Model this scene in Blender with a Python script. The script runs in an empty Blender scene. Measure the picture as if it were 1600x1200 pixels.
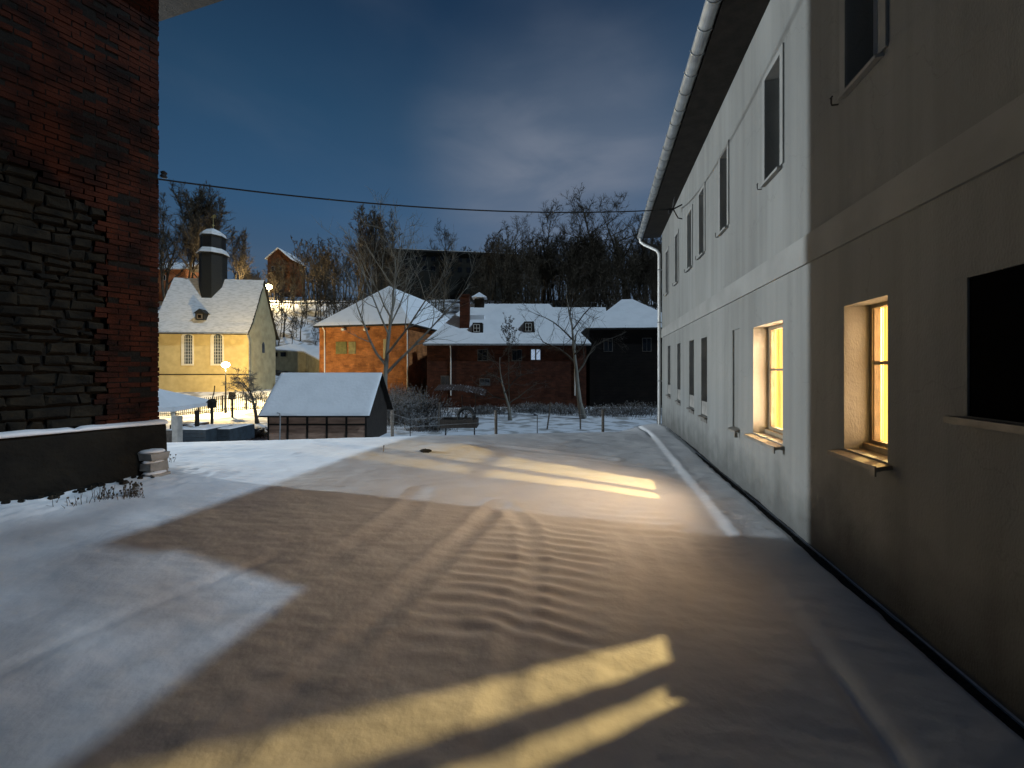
import bpy, math, random
import numpy as np
from mathutils import Vector
C = bpy.context.scene
col = C.collection
# ------------------------------------------------------------------ camera
F, CH = 601.0, 1.79
YAW = math.radians(12.75)
FW = (-math.sin(YAW), math.cos(YAW)); RT = (math.cos(YAW), math.sin(YAW))
cd = bpy.data.cameras.new('camera'); cam = bpy.data.objects.new('camera', cd); col.objects.link(cam)
cam.location = (0, 0, CH); cam.rotation_euler = (math.pi/2, 0, YAW)
cd.sensor_width = 36; cd.lens = 36*F/1600; cd.shift_y = -22/1600; cd.clip_end = 2000; cd.clip_start = .05
C.camera = cam
# ------------------------------------------------------------------ sky
w = bpy.data.worlds.new("World"); C.world = w; w.use_nodes = True
nt = w.node_tree; nt.nodes.clear()
def N(t, **k):
    n = nt.nodes.new(t)
    for a, b in k.items(): setattr(n, a, b)
    return n
tc = N('ShaderNodeTexCoord'); sp = N('ShaderNodeSeparateXYZ'); nt.links.new(tc.outputs['Generated'], sp.inputs[0])
rp = N('ShaderNodeValToRGB'); nt.links.new(sp.outputs['Z'], rp.inputs[0])
els = rp.color_ramp.elements
els[0].position = 0; els[0].color = (.075, .095, .135, 1)
els[1].position = 1; els[1].color = (.006, .012, .035, 1)
for p, c in ((.18, (.060, .100, .160, 1)), (.34, (.031, .084, .168, 1)), (.52, (.019, .058, .118, 1)), (.68, (.011, .032, .072, 1))):
    e = els.new(p); e.color = c
def cloud(scale, seed, lo, hi):
    mp = N('ShaderNodeMapping'); mp.inputs['Scale'].default_value = scale; mp.inputs['Location'].default_value = (seed, seed*.3, 0)
    nt.links.new(tc.outputs['Generated'], mp.inputs[0])
    nz = N('ShaderNodeTexNoise'); nz.inputs['Scale'].default_value = 1; nz.inputs['Detail'].default_value = 5; nz.inputs['Roughness'].default_value = .5
    nz.inputs['Distortion'].default_value = .4
    nt.links.new(mp.outputs[0], nz.inputs['Vector'])
    mr = N('ShaderNodeMapRange'); mr.interpolation_type = 'SMOOTHSTEP'; mr.inputs['From Min'].default_value = lo; mr.inputs['From Max'].default_value = hi
    nt.links.new(nz.outputs['Fac'], mr.inputs['Value']); return mr.outputs[0]
def mth(op, a, b=None):
    m = N('ShaderNodeMath', operation=op)
    for i, v in enumerate((a, b)):
        if v is None: continue
        if isinstance(v, (int, float)): m.inputs[i].default_value = v
        else: nt.links.new(v, m.inputs[i])
    return m.outputs[0]
def blob(px, py, size):                       # a soft cloud bank round one direction of the sky
    d = Vector((FW[0]+(px-800)/F*RT[0], FW[1]+(px-800)/F*RT[1], (578-py)/F)).normalized()
    dp = N('ShaderNodeVectorMath', operation='DOT_PRODUCT'); nt.links.new(tc.outputs['Generated'], dp.inputs[0]); dp.inputs[1].default_value = d
    mr = N('ShaderNodeMapRange'); mr.interpolation_type = 'SMOOTHSTEP'
    mr.inputs['From Min'].default_value = math.cos(math.radians(size)); mr.inputs['From Max'].default_value = 1
    nt.links.new(dp.outputs['Value'], mr.inputs['Value']); return mr.outputs[0]
c1 = cloud((1.6, 1.6, 5.5), 3.1, .42, .72)
c2 = cloud((3.0, 3.0, 9.0), 7.7, .35, .7)
b = mth('ADD', blob(860, 255, 21), mth('MULTIPLY', blob(960, 350, 22), .6))
b = mth('ADD', b, mth('MULTIPLY', blob(690, 310, 20), .3))
b = mth('POWER', b, 1.7)
fac = mth('ADD', mth('MULTIPLY', c1, .08), mth('MULTIPLY', b, mth('ADD', mth('MULTIPLY', c2, .17), .17)))
mx = N('ShaderNodeMix', data_type='RGBA'); nt.links.new(fac, mx.inputs[0]); nt.links.new(rp.outputs[0], mx.inputs[6])
mx.inputs[7].default_value = (.19, .215, .27, 1)
bg = N('ShaderNodeBackground'); bg.inputs[1].default_value = 1.1; # sky dimmed away from the view direction, put in to cut the ambient fill
dn = N('ShaderNodeVectorMath', operation='DOT_PRODUCT'); nt.links.new(tc.outputs['Generated'], dn.inputs[0]); dn.inputs[1].default_value = Vector((FW[0], FW[1], .25)).normalized()
fo = N('ShaderNodeMapRange'); fo.interpolation_type = 'SMOOTHSTEP'; fo.inputs['From Min'].default_value = math.cos(math.radians(82)); fo.inputs['From Max'].default_value = math.cos(math.radians(25))
fo.inputs['To Min'].default_value = .10; nt.links.new(dn.outputs['Value'], fo.inputs['Value'])
sc_ = N('ShaderNodeVectorMath', operation='SCALE'); nt.links.new(mx.outputs[2], sc_.inputs[0]); nt.links.new(fo.outputs[0], sc_.inputs['Scale']); nt.links.new(sc_.outputs[0], bg.inputs[0])
ow = N('ShaderNodeOutputWorld'); nt.links.new(bg.outputs[0], ow.inputs[0])
# ------------------------------------------------------------------ the moon, high behind the white house
MOON_AZ = Vector((.986, -.165)).normalized(); MOON_EL = math.radians(45.5)
ld = bpy.data.lights.new('moon', 'SUN'); moon = bpy.data.objects.new('moon', ld); col.objects.link(moon)
ld.energy = 1.75; ld.angle = math.radians(1.3); ld.color = (.62, .81, 1)
dv = Vector((MOON_AZ.x*math.cos(MOON_EL), MOON_AZ.y*math.cos(MOON_EL), math.sin(MOON_EL)))
moon.rotation_euler = dv.to_track_quat('Z', 'Y').to_euler(); moon.location = dv*60
# lamps (used by the lamp builders below)
def point(name, loc, power, colr, rad=.08, parent=None):
    l = bpy.data.lights.new(name, 'POINT'); l.energy = power; l.color = colr; l.shadow_soft_size = rad
    o = bpy.data.objects.new(name, l); col.objects.link(o); o.location = Vector(loc) - (parent.location if parent else Vector())
    o.parent = parent; return o
P_ROOM, P_SIDE, P_CHURCH, P_HILL = 3400, 34000, 7500, 20000
ROOM_FILL = 16.0; FILL_GLOW = (20, 82)
WARM = (1, .68, .24)
vs = C.view_settings; vs.view_transform = 'Standard'; vs.look = 'None'; vs.exposure = 0; vs.gamma = 1; vs.use_curve_mapping = False
C.cycles.use_denoising = True; C.cycles.max_bounces = 8; C.cycles.diffuse_bounces = 4; C.cycles.sample_clamp_indirect = 12
C.cycles.caustics_reflective = False; C.cycles.caustics_refractive = False; C.cycles.transparent_max_bounces = 12

# ------------------------------------------------------------------ helpers
def W(px, py, d):
    """photo pixel at a given depth -> world point"""
    l = (px-800)/F*d
    return Vector((d*FW[0]+l*RT[0], d*FW[1]+l*RT[1], CH+(578-py)/F*d))
def LD(l, d, z=0): return Vector((d*FW[0]+l*RT[0], d*FW[1]+l*RT[1], z))
def wallY(px): return 2.1/math.tan(math.atan((px-800)/F)-YAW)
def wallZ(px, py):
    Y = wallY(px); d = 2.1*FW[0]+Y*FW[1]; return CH+(578-py)/F*d
def tag(o, label=None, cat=None, group=None, kind=None):
    if label: o['label'] = label
    if cat: o['category'] = cat
    if group: o['group'] = group
    if kind: o['kind'] = kind
    return o
def empty(name, loc, label, cat, group=None):
    o = bpy.data.objects.new(name, None); col.objects.link(o); o.location = loc; o.empty_display_size = .2
    return tag(o, label, cat, group)
def wpos(o):
    v = Vector()
    while o: v += o.location; o = o.parent
    return v
def link(name, v, f, m, parent=None, smooth=False, loc=None):
    me = bpy.data.meshes.new(name)
    off = wpos(parent) if parent else Vector(loc or (0, 0, 0))
    v = np.asarray(v, dtype=float).reshape(-1, 3) - np.array(off)
    me.from_pydata(v.tolist(), [], f); me.materials.append(m)
    if smooth: me.polygons.foreach_set('use_smooth', [True]*len(me.polygons))
    me.update()
    o = bpy.data.objects.new(name, me); col.objects.link(o); o.parent = parent
    if not parent and loc: o.location = loc
    return o
class Fr:
    """local frame: origin + heading; local x along u, y along v, z up"""
    def __init__(s, o, ang=0): s.o = Vector(o); s.c = math.cos(ang); s.s = math.sin(ang); s.ang = ang
    def __call__(s, x, y, z): return (s.o.x+x*s.c-y*s.s, s.o.y+x*s.s+y*s.c, s.o.z+z)
ID = Fr((0, 0, 0))
class MB:
    def __init__(s, fr=ID): s.v = []; s.f = []; s.fr = fr
    def add(s, vs_, fs):
        n = len(s.v); s.v += [s.fr(*p) for p in vs_]; s.f += [tuple(i+n for i in f) for f in fs]; return s
    def box(s, x0, x1, y0, y1, z0, z1, j=0):
        r = lambda: random.uniform(-j, j) if j else 0
        vs_ = [(x+r(), y+r(), z+r()) for z in (z0, z1) for x, y in ((x0, y0), (x1, y0), (x1, y1), (x0, y1))]
        return s.add(vs_, [(3, 2, 1, 0), (4, 5, 6, 7), (0, 1, 5, 4), (1, 2, 6, 5), (2, 3, 7, 6), (3, 0, 4, 7)])
    def poly(s, pts): return s.add(pts, [tuple(range(len(pts)))])
    def slab(s, pts, t):
        """polygon thickened by t straight down"""
        n = len(pts); lo = [(p[0], p[1], p[2]-t) for p in pts]
        return s.add(list(pts)+lo, [tuple(range(n)), tuple(range(2*n-1, n-1, -1))]+[(i, n+i, n+(i+1) % n, (i+1) % n) for i in range(n)])
    def prism(s, pts, d):
        """polygon extruded by vector d"""
        n = len(pts); hi = [(p[0]+d[0], p[1]+d[1], p[2]+d[2]) for p in pts]
        return s.add(list(pts)+hi, [tuple(range(n-1, -1, -1)), tuple(range(n, 2*n))]+[(i, (i+1) % n, n+(i+1) % n, n+i) for i in range(n)])
    def tube(s, pts, r, k=6, cap=True):
        pts = [Vector(p) for p in pts]; rs = r if isinstance(r, (list, tuple)) else [r]*len(pts)
        vs_ = []; a = None
        for i, p in enumerate(pts):
            t = (pts[min(i+1, len(pts)-1)]-pts[max(i-1, 0)])
            t = t.normalized() if t.length > 1e-9 else Vector((0, 0, 1))
            if a is None: a = t.orthogonal().normalized()
            else:
                a = a-t*a.dot(t); a = a.normalized() if a.length > 1e-6 else t.orthogonal().normalized()
            b_ = t.cross(a)
            for q in range(k):
                th = 2*math.pi*q/k; vs_.append(tuple(p+(a*math.cos(th)+b_*math.sin(th))*rs[i]))
        fs = [(i*k+q, i*k+(q+1) % k, (i+1)*k+(q+1) % k, (i+1)*k+q) for i in range(len(pts)-1) for q in range(k)]
        if cap: fs += [tuple(range(k-1, -1, -1)), tuple(range((len(pts)-1)*k, len(pts)*k))]
        return s.add(vs_, fs)
    def lathe(s, c, prof, k=16, ph=0):
        vs_ = [(c[0]+r*math.cos(2*math.pi*q/k+ph), c[1]+r*math.sin(2*math.pi*q/k+ph), c[2]+z) for r, z in prof for q in range(k)]
        fs = [(i*k+q, i*k+(q+1) % k, (i+1)*k+(q+1) % k, (i+1)*k+q) for i in range(len(prof)-1) for q in range(k)]
        fs += [tuple(range(k-1, -1, -1)), tuple(range((len(prof)-1)*k, len(prof)*k))]
        return s.add(vs_, fs)
    def blobby(s, c, rx, ry, rz, n=10, j=.15):
        rnd = random.random
        vs_ = []; fs = []
        for i in range(n//2+1):
            th = math.pi*i/(n//2)
            for q in range(n):
                ph = 2*math.pi*q/n; k = 1+random.uniform(-j, j)
                vs_.append((c[0]+rx*k*math.sin(th)*math.cos(ph), c[1]+ry*k*math.sin(th)*math.sin(ph), c[2]+rz*k*math.cos(th)))
        for i in range(n//2):
            for q in range(n): fs.append((i*n+q, (i+1)*n+q, (i+1)*n+(q+1) % n, i*n+(q+1) % n))
        return s.add(vs_, fs)
    def build(s, name, m, parent=None, smooth=False, loc=None): return link(name, s.v, s.f, m, parent, smooth, loc)

# value noise
_rs = np.random.RandomState(5); _T = _rs.rand(256, 256)
def vnoise(x, y):
    xi = np.floor(x).astype(int); yi = np.floor(y).astype(int); fx = x-xi; fy = y-yi
    fx = fx*fx*(3-2*fx); fy = fy*fy*(3-2*fy)
    g = lambda a, b_: _T[a & 255, b_ & 255]
    return (g(xi, yi)*(1-fx)+g(xi+1, yi)*fx)*(1-fy)+(g(xi, yi+1)*(1-fx)+g(xi+1, yi+1)*fx)*fy
def fbm(x, y, o=4):
    r = 0; a = .5
    for i in range(o): r = r+a*(vnoise(x*2**i+17*i, y*2**i+31*i)-.5); a *= .5
    return r
def sst(a, b_, x):
    t = np.clip((x-a)/(b_-a), 0, 1); return t*t*(3-2*t)

# ------------------------------------------------------------------ materials
def mat(name, c, rough=.8, noise=0, nscale=3, bump=0, bscale=20, c2=None, spec=.3, metal=0, stretch=(1, 1, 1), emit=None, estr=0, sub=0, detail=4, lo=.35, hi=.65):
    m = bpy.data.materials.new(name); m.use_nodes = True; t = m.node_tree; p = t.nodes['Principled BSDF']
    p.inputs['Roughness'].default_value = rough; p.inputs['Metallic'].default_value = metal; p.inputs['Specular IOR Level'].default_value = spec
    p.inputs['Base Color'].default_value = (*c, 1)
    tc_ = t.nodes.new('ShaderNodeTexCoord'); mp = t.nodes.new('ShaderNodeMapping'); mp.inputs['Scale'].default_value = stretch
    t.links.new(tc_.outputs['Object'], mp.inputs[0])
    if c2 is None and noise: c2 = tuple(max(0, x*(1-noise)) for x in c)
    if c2:
        nz = t.nodes.new('ShaderNodeTexNoise'); nz.inputs['Scale'].default_value = nscale; nz.inputs['Detail'].default_value = detail
        t.links.new(mp.outputs[0], nz.inputs['Vector'])
        r = t.nodes.new('ShaderNodeValToRGB'); r.color_ramp.elements[0].position = lo; r.color_ramp.elements[1].position = hi
        r.color_ramp.elements[0].color = (*c2, 1); r.color_ramp.elements[1].color = (*c, 1)
        t.links.new(nz.outputs['Fac'], r.inputs[0]); t.links.new(r.outputs[0], p.inputs['Base Color'])
    if bump:
        nz = t.nodes.new('ShaderNodeTexNoise'); nz.inputs['Scale'].default_value = bscale; nz.inputs['Detail'].default_value = 4
        t.links.new(mp.outputs[0], nz.inputs['Vector'])
        b_ = t.nodes.new('ShaderNodeBump'); b_.inputs['Strength'].default_value = 1; b_.inputs['Distance'].default_value = bump
        t.links.new(nz.outputs['Fac'], b_.inputs['Height']); t.links.new(b_.outputs[0], p.inputs['Normal'])
    if emit:
        p.inputs['Emission Color'].default_value = (*emit, 1); p.inputs['Emission Strength'].default_value = estr
    return m
def brickmat(name, ang, c1_, c2_, mortar, bw=.26, rh=.085, bump=.008, var=.35):
    m = bpy.data.materials.new(name); m.use_nodes = True; t = m.node_tree; p = t.nodes['Principled BSDF']; p.inputs['Roughness'].default_value = .9
    p.inputs['Specular IOR Level'].default_value = .15
    tc_ = t.nodes.new('ShaderNodeTexCoord'); ge = t.nodes.new('ShaderNodeNewGeometry')
    mp = t.nodes.new('ShaderNodeMapping'); mp.inputs['Rotation'].default_value = (0, 0, -ang); t.links.new(ge.outputs['Position'], mp.inputs[0])
    s_ = t.nodes.new('ShaderNodeSeparateXYZ'); t.links.new(mp.outputs[0], s_.inputs[0])
    ad = t.nodes.new('ShaderNodeMath'); ad.operation = 'ADD'; t.links.new(s_.outputs['X'], ad.inputs[0]); t.links.new(s_.outputs['Y'], ad.inputs[1])
    cb = t.nodes.new('ShaderNodeCombineXYZ'); t.links.new(ad.outputs[0], cb.inputs['X']); t.links.new(s_.outputs['Z'], cb.inputs['Y'])
    br = t.nodes.new('ShaderNodeTexBrick'); br.inputs['Scale'].default_value = 1; br.inputs['Brick Width'].default_value = bw
    br.inputs['Row Height'].default_value = rh; br.inputs['Mortar Size'].default_value = .008; br.inputs['Color1'].default_value = (*c1_, 1)
    br.inputs['Color2'].default_value = (*c2_, 1); br.inputs['Mortar'].default_value = (*mortar, 1); t.links.new(cb.outputs[0], br.inputs['Vector'])
    nz = t.nodes.new('ShaderNodeTexNoise'); nz.inputs['Scale'].default_value = 1.1; nz.inputs['Detail'].default_value = 6; nz.inputs['Roughness'].default_value = .65
    t.links.new(ge.outputs['Position'], nz.inputs['Vector'])
    mr = t.nodes.new('ShaderNodeMapRange'); mr.inputs['From Min'].default_value = .3; mr.inputs['From Max'].default_value = .7
    mr.inputs['To Min'].default_value = 1-var; mr.inputs['To Max'].default_value = 1+var; t.links.new(nz.outputs['Fac'], mr.inputs['Value'])
    mu = t.nodes.new('ShaderNodeVectorMath'); mu.operation = 'SCALE'; t.links.new(br.outputs['Color'], mu.inputs[0]); t.links.new(mr.outputs[0], mu.inputs['Scale'])
    t.links.new(mu.outputs[0], p.inputs['Base Color'])
    b_ = t.nodes.new('ShaderNodeBump'); b_.invert = True; b_.inputs['Distance'].default_value = bump; t.links.new(br.outputs['Fac'], b_.inputs['Height'])
    t.links.new(b_.outputs[0], p.inputs['Normal']); return m
M = {}
M['snow'] = mat('snow', (.80, .82, .85), .75, c2=(.72, .74, .78), nscale=1.2, bump=.004, bscale=18, spec=.25)
M['snow_far'] = mat('snow_far', (.70, .73, .78), .8, c2=(.34, .34, .34), nscale=.8, bump=.05, bscale=2.5, lo=.38, hi=.52, detail=8)
M['snow_roof'] = mat('snow_roof', (.80, .82, .85), .8, c2=(.74, .76, .79), nscale=1.1, bump=.02, bscale=6, lo=.3, hi=.55)
M['snow_thin'] = mat('snow_thin', (.74, .74, .74), .8, c2=(.57, .575, .57), nscale=3.2, bump=.03, bscale=9, stretch=(.6, .6, 2.6), lo=.38, hi=.56, detail=8)
def plastermat():
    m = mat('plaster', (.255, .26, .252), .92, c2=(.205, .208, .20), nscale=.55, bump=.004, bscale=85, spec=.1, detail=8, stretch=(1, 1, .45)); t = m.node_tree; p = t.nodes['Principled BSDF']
    tc_ = t.nodes.new('ShaderNodeTexCoord'); mp = t.nodes.new('ShaderNodeMapping'); mp.inputs['Scale'].default_value = (3, 3.2, .16); t.links.new(tc_.outputs['Object'], mp.inputs[0])
    nz = t.nodes.new('ShaderNodeTexNoise'); nz.inputs['Scale'].default_value = 1.3; nz.inputs['Detail'].default_value = 6; t.links.new(mp.outputs[0], nz.inputs['Vector'])
    mr = t.nodes.new('ShaderNodeMapRange'); mr.inputs['From Min'].default_value = .35; mr.inputs['From Max'].default_value = .6; mr.inputs['To Min'].default_value = .84; mr.inputs['To Max'].default_value = 1; t.links.new(nz.outputs['Fac'], mr.inputs['Value'])
    # splash dirt low on the wall, hairline cracks
    sp_ = t.nodes.new('ShaderNodeSeparateXYZ'); ge = t.nodes.new('ShaderNodeNewGeometry'); t.links.new(ge.outputs['Position'], sp_.inputs[0])
    n2 = t.nodes.new('ShaderNodeTexNoise'); n2.inputs['Scale'].default_value = 3; n2.inputs['Detail'].default_value = 7; t.links.new(ge.outputs['Position'], n2.inputs['Vector'])
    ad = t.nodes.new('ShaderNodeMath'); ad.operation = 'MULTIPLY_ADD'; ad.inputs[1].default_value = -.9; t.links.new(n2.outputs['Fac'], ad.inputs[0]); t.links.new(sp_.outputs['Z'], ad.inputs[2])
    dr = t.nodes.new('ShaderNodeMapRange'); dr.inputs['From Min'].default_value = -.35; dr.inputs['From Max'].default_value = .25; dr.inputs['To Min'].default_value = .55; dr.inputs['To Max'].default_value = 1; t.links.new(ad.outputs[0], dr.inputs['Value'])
    vo = t.nodes.new('ShaderNodeTexVoronoi'); vo.feature = 'DISTANCE_TO_EDGE'; vo.inputs['Scale'].default_value = .55
    n3 = t.nodes.new('ShaderNodeTexNoise'); n3.inputs['Scale'].default_value = 2.5; n3.inputs['Detail'].default_value = 6
    mx_ = t.nodes.new('ShaderNodeVectorMath'); mx_.operation = 'MULTIPLY_ADD'; mx_.inputs[1].default_value = (.7, .7, .7); t.links.new(ge.outputs['Position'], n3.inputs['Vector']); t.links.new(n3.outputs['Color'], mx_.inputs[0]); t.links.new(ge.outputs['Position'], mx_.inputs[2]); t.links.new(mx_.outputs[0], vo.inputs['Vector'])
    ck = t.nodes.new('ShaderNodeMapRange'); ck.inputs['From Min'].default_value = 0; ck.inputs['From Max'].default_value = .004; ck.inputs['To Min'].default_value = .86; t.links.new(vo.outputs['Distance'], ck.inputs['Value'])
    m1 = t.nodes.new('ShaderNodeMath'); m1.operation = 'MULTIPLY'; t.links.new(mr.outputs[0], m1.inputs[0]); t.links.new(dr.outputs[0], m1.inputs[1])
    m2 = t.nodes.new('ShaderNodeMath'); m2.operation = 'MULTIPLY'; t.links.new(m1.outputs[0], m2.inputs[0]); t.links.new(ck.outputs[0], m2.inputs[1])
    src = p.inputs['Base Color'].links[0].from_socket; sc2 = t.nodes.new('ShaderNodeVectorMath'); sc2.operation = 'SCALE'; t.links.new(src, sc2.inputs[0]); t.links.new(m2.outputs[0], sc2.inputs['Scale']); t.links.new(sc2.outputs[0], p.inputs['Base Color'])
    b1 = p.inputs['Normal'].links[0].from_node; n4 = t.nodes.new('ShaderNodeTexNoise'); n4.inputs['Scale'].default_value = 2.6; n4.inputs['Detail'].default_value = 3; t.links.new(ge.outputs['Position'], n4.inputs['Vector'])
    b2_ = t.nodes.new('ShaderNodeBump'); b2_.inputs['Distance'].default_value = .035; b2_.inputs['Strength'].default_value = .8; t.links.new(n4.outputs['Fac'], b2_.inputs['Height']); t.links.new(b1.outputs[0], b2_.inputs['Normal']); t.links.new(b2_.outputs[0], p.inputs['Normal'])
    return m
M['plaster'] = plastermat()
M['plaster_trim'] = mat('plaster_trim', (.275, .278, .268), .9, c2=(.23, .232, .225), nscale=2, bump=.003, bscale=60, spec=.1)
M['wood_dark'] = mat('wood_dark', (.022, .018, .014), .8, noise=.5, nscale=6, bump=.006, bscale=30)
M['wood_brown'] = mat('wood_brown', (.11, .065, .045), .85, noise=.45, nscale=4, bump=.01, bscale=25, stretch=(1, 1, .2))
M['wood_grey'] = mat('wood_grey', (.16, .14, .12), .85, noise=.4, nscale=7, bump=.008, bscale=30, stretch=(3, 3, .4))
M['wood_gable'] = mat('wood_gable', (.045, .036, .03), .85, noise=.5, nscale=7, bump=.008, bscale=30, stretch=(3, 3, .4))
M['wood_frame'] = mat('wood_frame', (.30, .24, .16), .6, noise=.3, nscale=8, bump=.002, bscale=40)
M['white_frame'] = mat('white_frame', (.62, .62, .60), .5, noise=.1, nscale=5)
M['zinc'] = mat('zinc', (.42, .44, .45), .45, noise=.35, nscale=5, metal=.6, bump=.003, bscale=20)
M['pipe_white'] = mat('pipe_white', (.75, .75, .73), .45, noise=.12, nscale=6)
M['black_metal'] = mat('black_metal', (.015, .015, .016), .5, noise=.3, nscale=8)
M['sill_metal'] = mat('sill_metal', (.24, .22, .19), .5, noise=.3, nscale=9, metal=.2)
M['concrete'] = mat('concrete', (.30, .29, .27), .9, noise=.3, nscale=6, bump=.006, bscale=30)
M['gravel'] = mat('gravel', (.05, .045, .04), .95, c2=(.015, .013, .012), nscale=30, bump=.03, bscale=40)
M['dark_glass'] = mat('dark_glass', (.012, .014, .018), .08, spec=.6)
M['interior'] = mat('interior', (.36, .27, .15), .9, noise=.1)
M['opening_dark'] = mat('opening_dark', (.004, .004, .004), 1, spec=0)  # flat black put in for the darkness inside openings
M['reveal_dark'] = mat('reveal_dark', (.17, .16, .145), .85, noise=.3, nscale=7)
M['slate'] = mat('slate', (.020, .022, .022), .7, c2=(.01, .011, .011), nscale=14, bump=.02, bscale=18, stretch=(1, 1, 2))
M['yellow'] = mat('yellow_render', (.60, .48, .23), .9, c2=(.50, .39, .18), nscale=1.6, bump=.006, bscale=40, spec=.1)
M['cream'] = mat('cream_render', (.46, .42, .27), .9, noise=.25, nscale=1.2, bump=.006, bscale=40, spec=.1)
M['white_paint'] = mat('white_paint', (.74, .70, .58), .8, noise=.1, nscale=4)
M['bark'] = mat('bark', (.085, .07, .052), .9, noise=.5, nscale=5, bump=.02, bscale=14, stretch=(1, 1, .3))
M['bark_pale'] = mat('bark_pale', (.24, .225, .19), .9, noise=.4, nscale=3, bump=.02, bscale=10, stretch=(1, 1, .3))
M['bark_far'] = mat('bark_far', (.10, .078, .052), .95, noise=.4, nscale=2)
M['twig'] = mat('twig', (.075, .062, .048), .95, noise=.4, nscale=3)
M['hedge'] = mat('hedge', (.05, .04, .028), .95, c2=(.24, .24, .245), nscale=3, lo=.42, hi=.60)
M['bed_blue'] = mat('bed_blue', (.03, .045, .06), .6, noise=.4, nscale=5)
M['rubber'] = mat('rubber', (.02, .02, .02), .8, noise=.3, nscale=6)
M['stone'] = mat('fieldstone', (.015, .0125, .0075), .95, c2=(.004, .004, .003), nscale=4.5, bump=.03, bscale=12, detail=6, lo=.38, hi=.62)
M['mortar'] = mat('mortar', (.008, .0065, .005), .95, noise=.5, nscale=5, bump=.02, bscale=20)
M['redbrick'] = mat('redbrick', (.048, .013, .0065), .92, c2=(.009, .0038, .003), nscale=2.3, bump=.012, bscale=30, spec=.15, lo=.38, hi=.62, detail=9)
M['old_render'] = mat('old_render', (.014, .012, .008), .95, c2=(.005, .0045, .0035), nscale=2.2, bump=.03, bscale=10)
def glassmat():
    m = bpy.data.materials.new('pane_glass'); m.use_nodes = True; t = m.node_tree; t.nodes.clear()
    o = t.nodes.new('ShaderNodeOutputMaterial'); mi = t.nodes.new('ShaderNodeMixShader'); tr = t.nodes.new('ShaderNodeBsdfTransparent'); g = t.nodes.new('ShaderNodeBsdfGlossy')
    lw_ = t.nodes.new('ShaderNodeLayerWeight'); lw_.inputs[0].default_value = .5; pw = t.nodes.new('ShaderNodeMath'); pw.operation = 'POWER'; pw.inputs[1].default_value = 5; t.links.new(lw_.outputs['Facing'], pw.inputs[0]); fr = t.nodes.new('ShaderNodeMath'); fr.operation = 'MULTIPLY_ADD'; fr.inputs[1].default_value = .7; fr.inputs[2].default_value = .03; t.links.new(pw.outputs[0], fr.inputs[0]); g.inputs['Roughness'].default_value = .03
    t.links.new(fr.outputs[0], mi.inputs[0]); t.links.new(tr.outputs[0], mi.inputs[1]); t.links.new(g.outputs[0], mi.inputs[2]); t.links.new(mi.outputs[0], o.inputs[0]); return m
M['glass'] = glassmat()
def netmat():  # net's own emission put in for room light scattered by the cloth
    m = bpy.data.materials.new('net_curtain'); m.use_nodes = True; t = m.node_tree; t.nodes.clear()
    o = t.nodes.new('ShaderNodeOutputMaterial'); mi = t.nodes.new('ShaderNodeMixShader'); tr = t.nodes.new('ShaderNodeBsdfTransparent'); g = t.nodes.new('ShaderNodeEmission')
    g.inputs[0].default_value = (1, .50, .10, 1); g.inputs[1].default_value = 2.6
    tc_ = t.nodes.new('ShaderNodeTexCoord'); mp = t.nodes.new('ShaderNodeMapping'); mp.inputs['Scale'].default_value = (1, 11, .35); nz = t.nodes.new('ShaderNodeTexNoise'); nz.inputs['Scale'].default_value = 2.4; nz.inputs['Detail'].default_value = 3
    rr = t.nodes.new('ShaderNodeMapRange'); rr.inputs['From Min'].default_value = .35; rr.inputs['From Max'].default_value = .65; rr.inputs['To Min'].default_value = 1.0; rr.inputs['To Max'].default_value = 3.6
    t.links.new(tc_.outputs['Object'], mp.inputs[0]); t.links.new(mp.outputs[0], nz.inputs['Vector']); t.links.new(nz.outputs['Fac'], rr.inputs['Value']); t.links.new(rr.outputs[0], g.inputs[1]); mi.inputs[0].default_value = .5
    t.links.new(tr.outputs[0], mi.inputs[1]); t.links.new(g.outputs[0], mi.inputs[2]); t.links.new(mi.outputs[0], o.inputs[0]); return m
M['net'] = netmat()
def emat(name, c, s, c2=None):
    m = bpy.data.materials.new(name); m.use_nodes = True; t = m.node_tree; p = t.nodes['Principled BSDF']
    p.inputs['Base Color'].default_value = (.6, .5, .3, 1); p.inputs['Emission Strength'].default_value = s; p.inputs['Emission Color'].default_value = (*c, 1)
    p.inputs['Roughness'].default_value = .8
    if c2:
        tc_ = t.nodes.new('ShaderNodeTexCoord'); mp = t.nodes.new('ShaderNodeMapping'); mp.inputs['Scale'].default_value = (1, 14, .7); t.links.new(tc_.outputs['Object'], mp.inputs[0])
        nz = t.nodes.new('ShaderNodeTexNoise'); nz.inputs['Scale'].default_value = 2.2; t.links.new(mp.outputs[0], nz.inputs['Vector'])
        r = t.nodes.new('ShaderNodeValToRGB'); r.color_ramp.elements[0].position = .35; r.color_ramp.elements[1].position = .65
        r.color_ramp.elements[0].color = (*c2, 1); r.color_ramp.elements[1].color = (*c, 1); t.links.new(nz.outputs['Fac'], r.inputs[0]); t.links.new(r.outputs[0], p.inputs['Emission Color'])
    return m
M['curtain'] = emat('glowing_curtain', (1, .58, .10), 1.5, (.8, .38, .05))
M['lamp_glow'] = emat('lamp_glow', (1, .80, .40), 60)
M['lamp_cool'] = emat('lamp_cool', (.85, .93, 1), 30)
M['hill_glow'] = emat('hill_lamp_glow', (1, .78, .35), 60)

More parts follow.
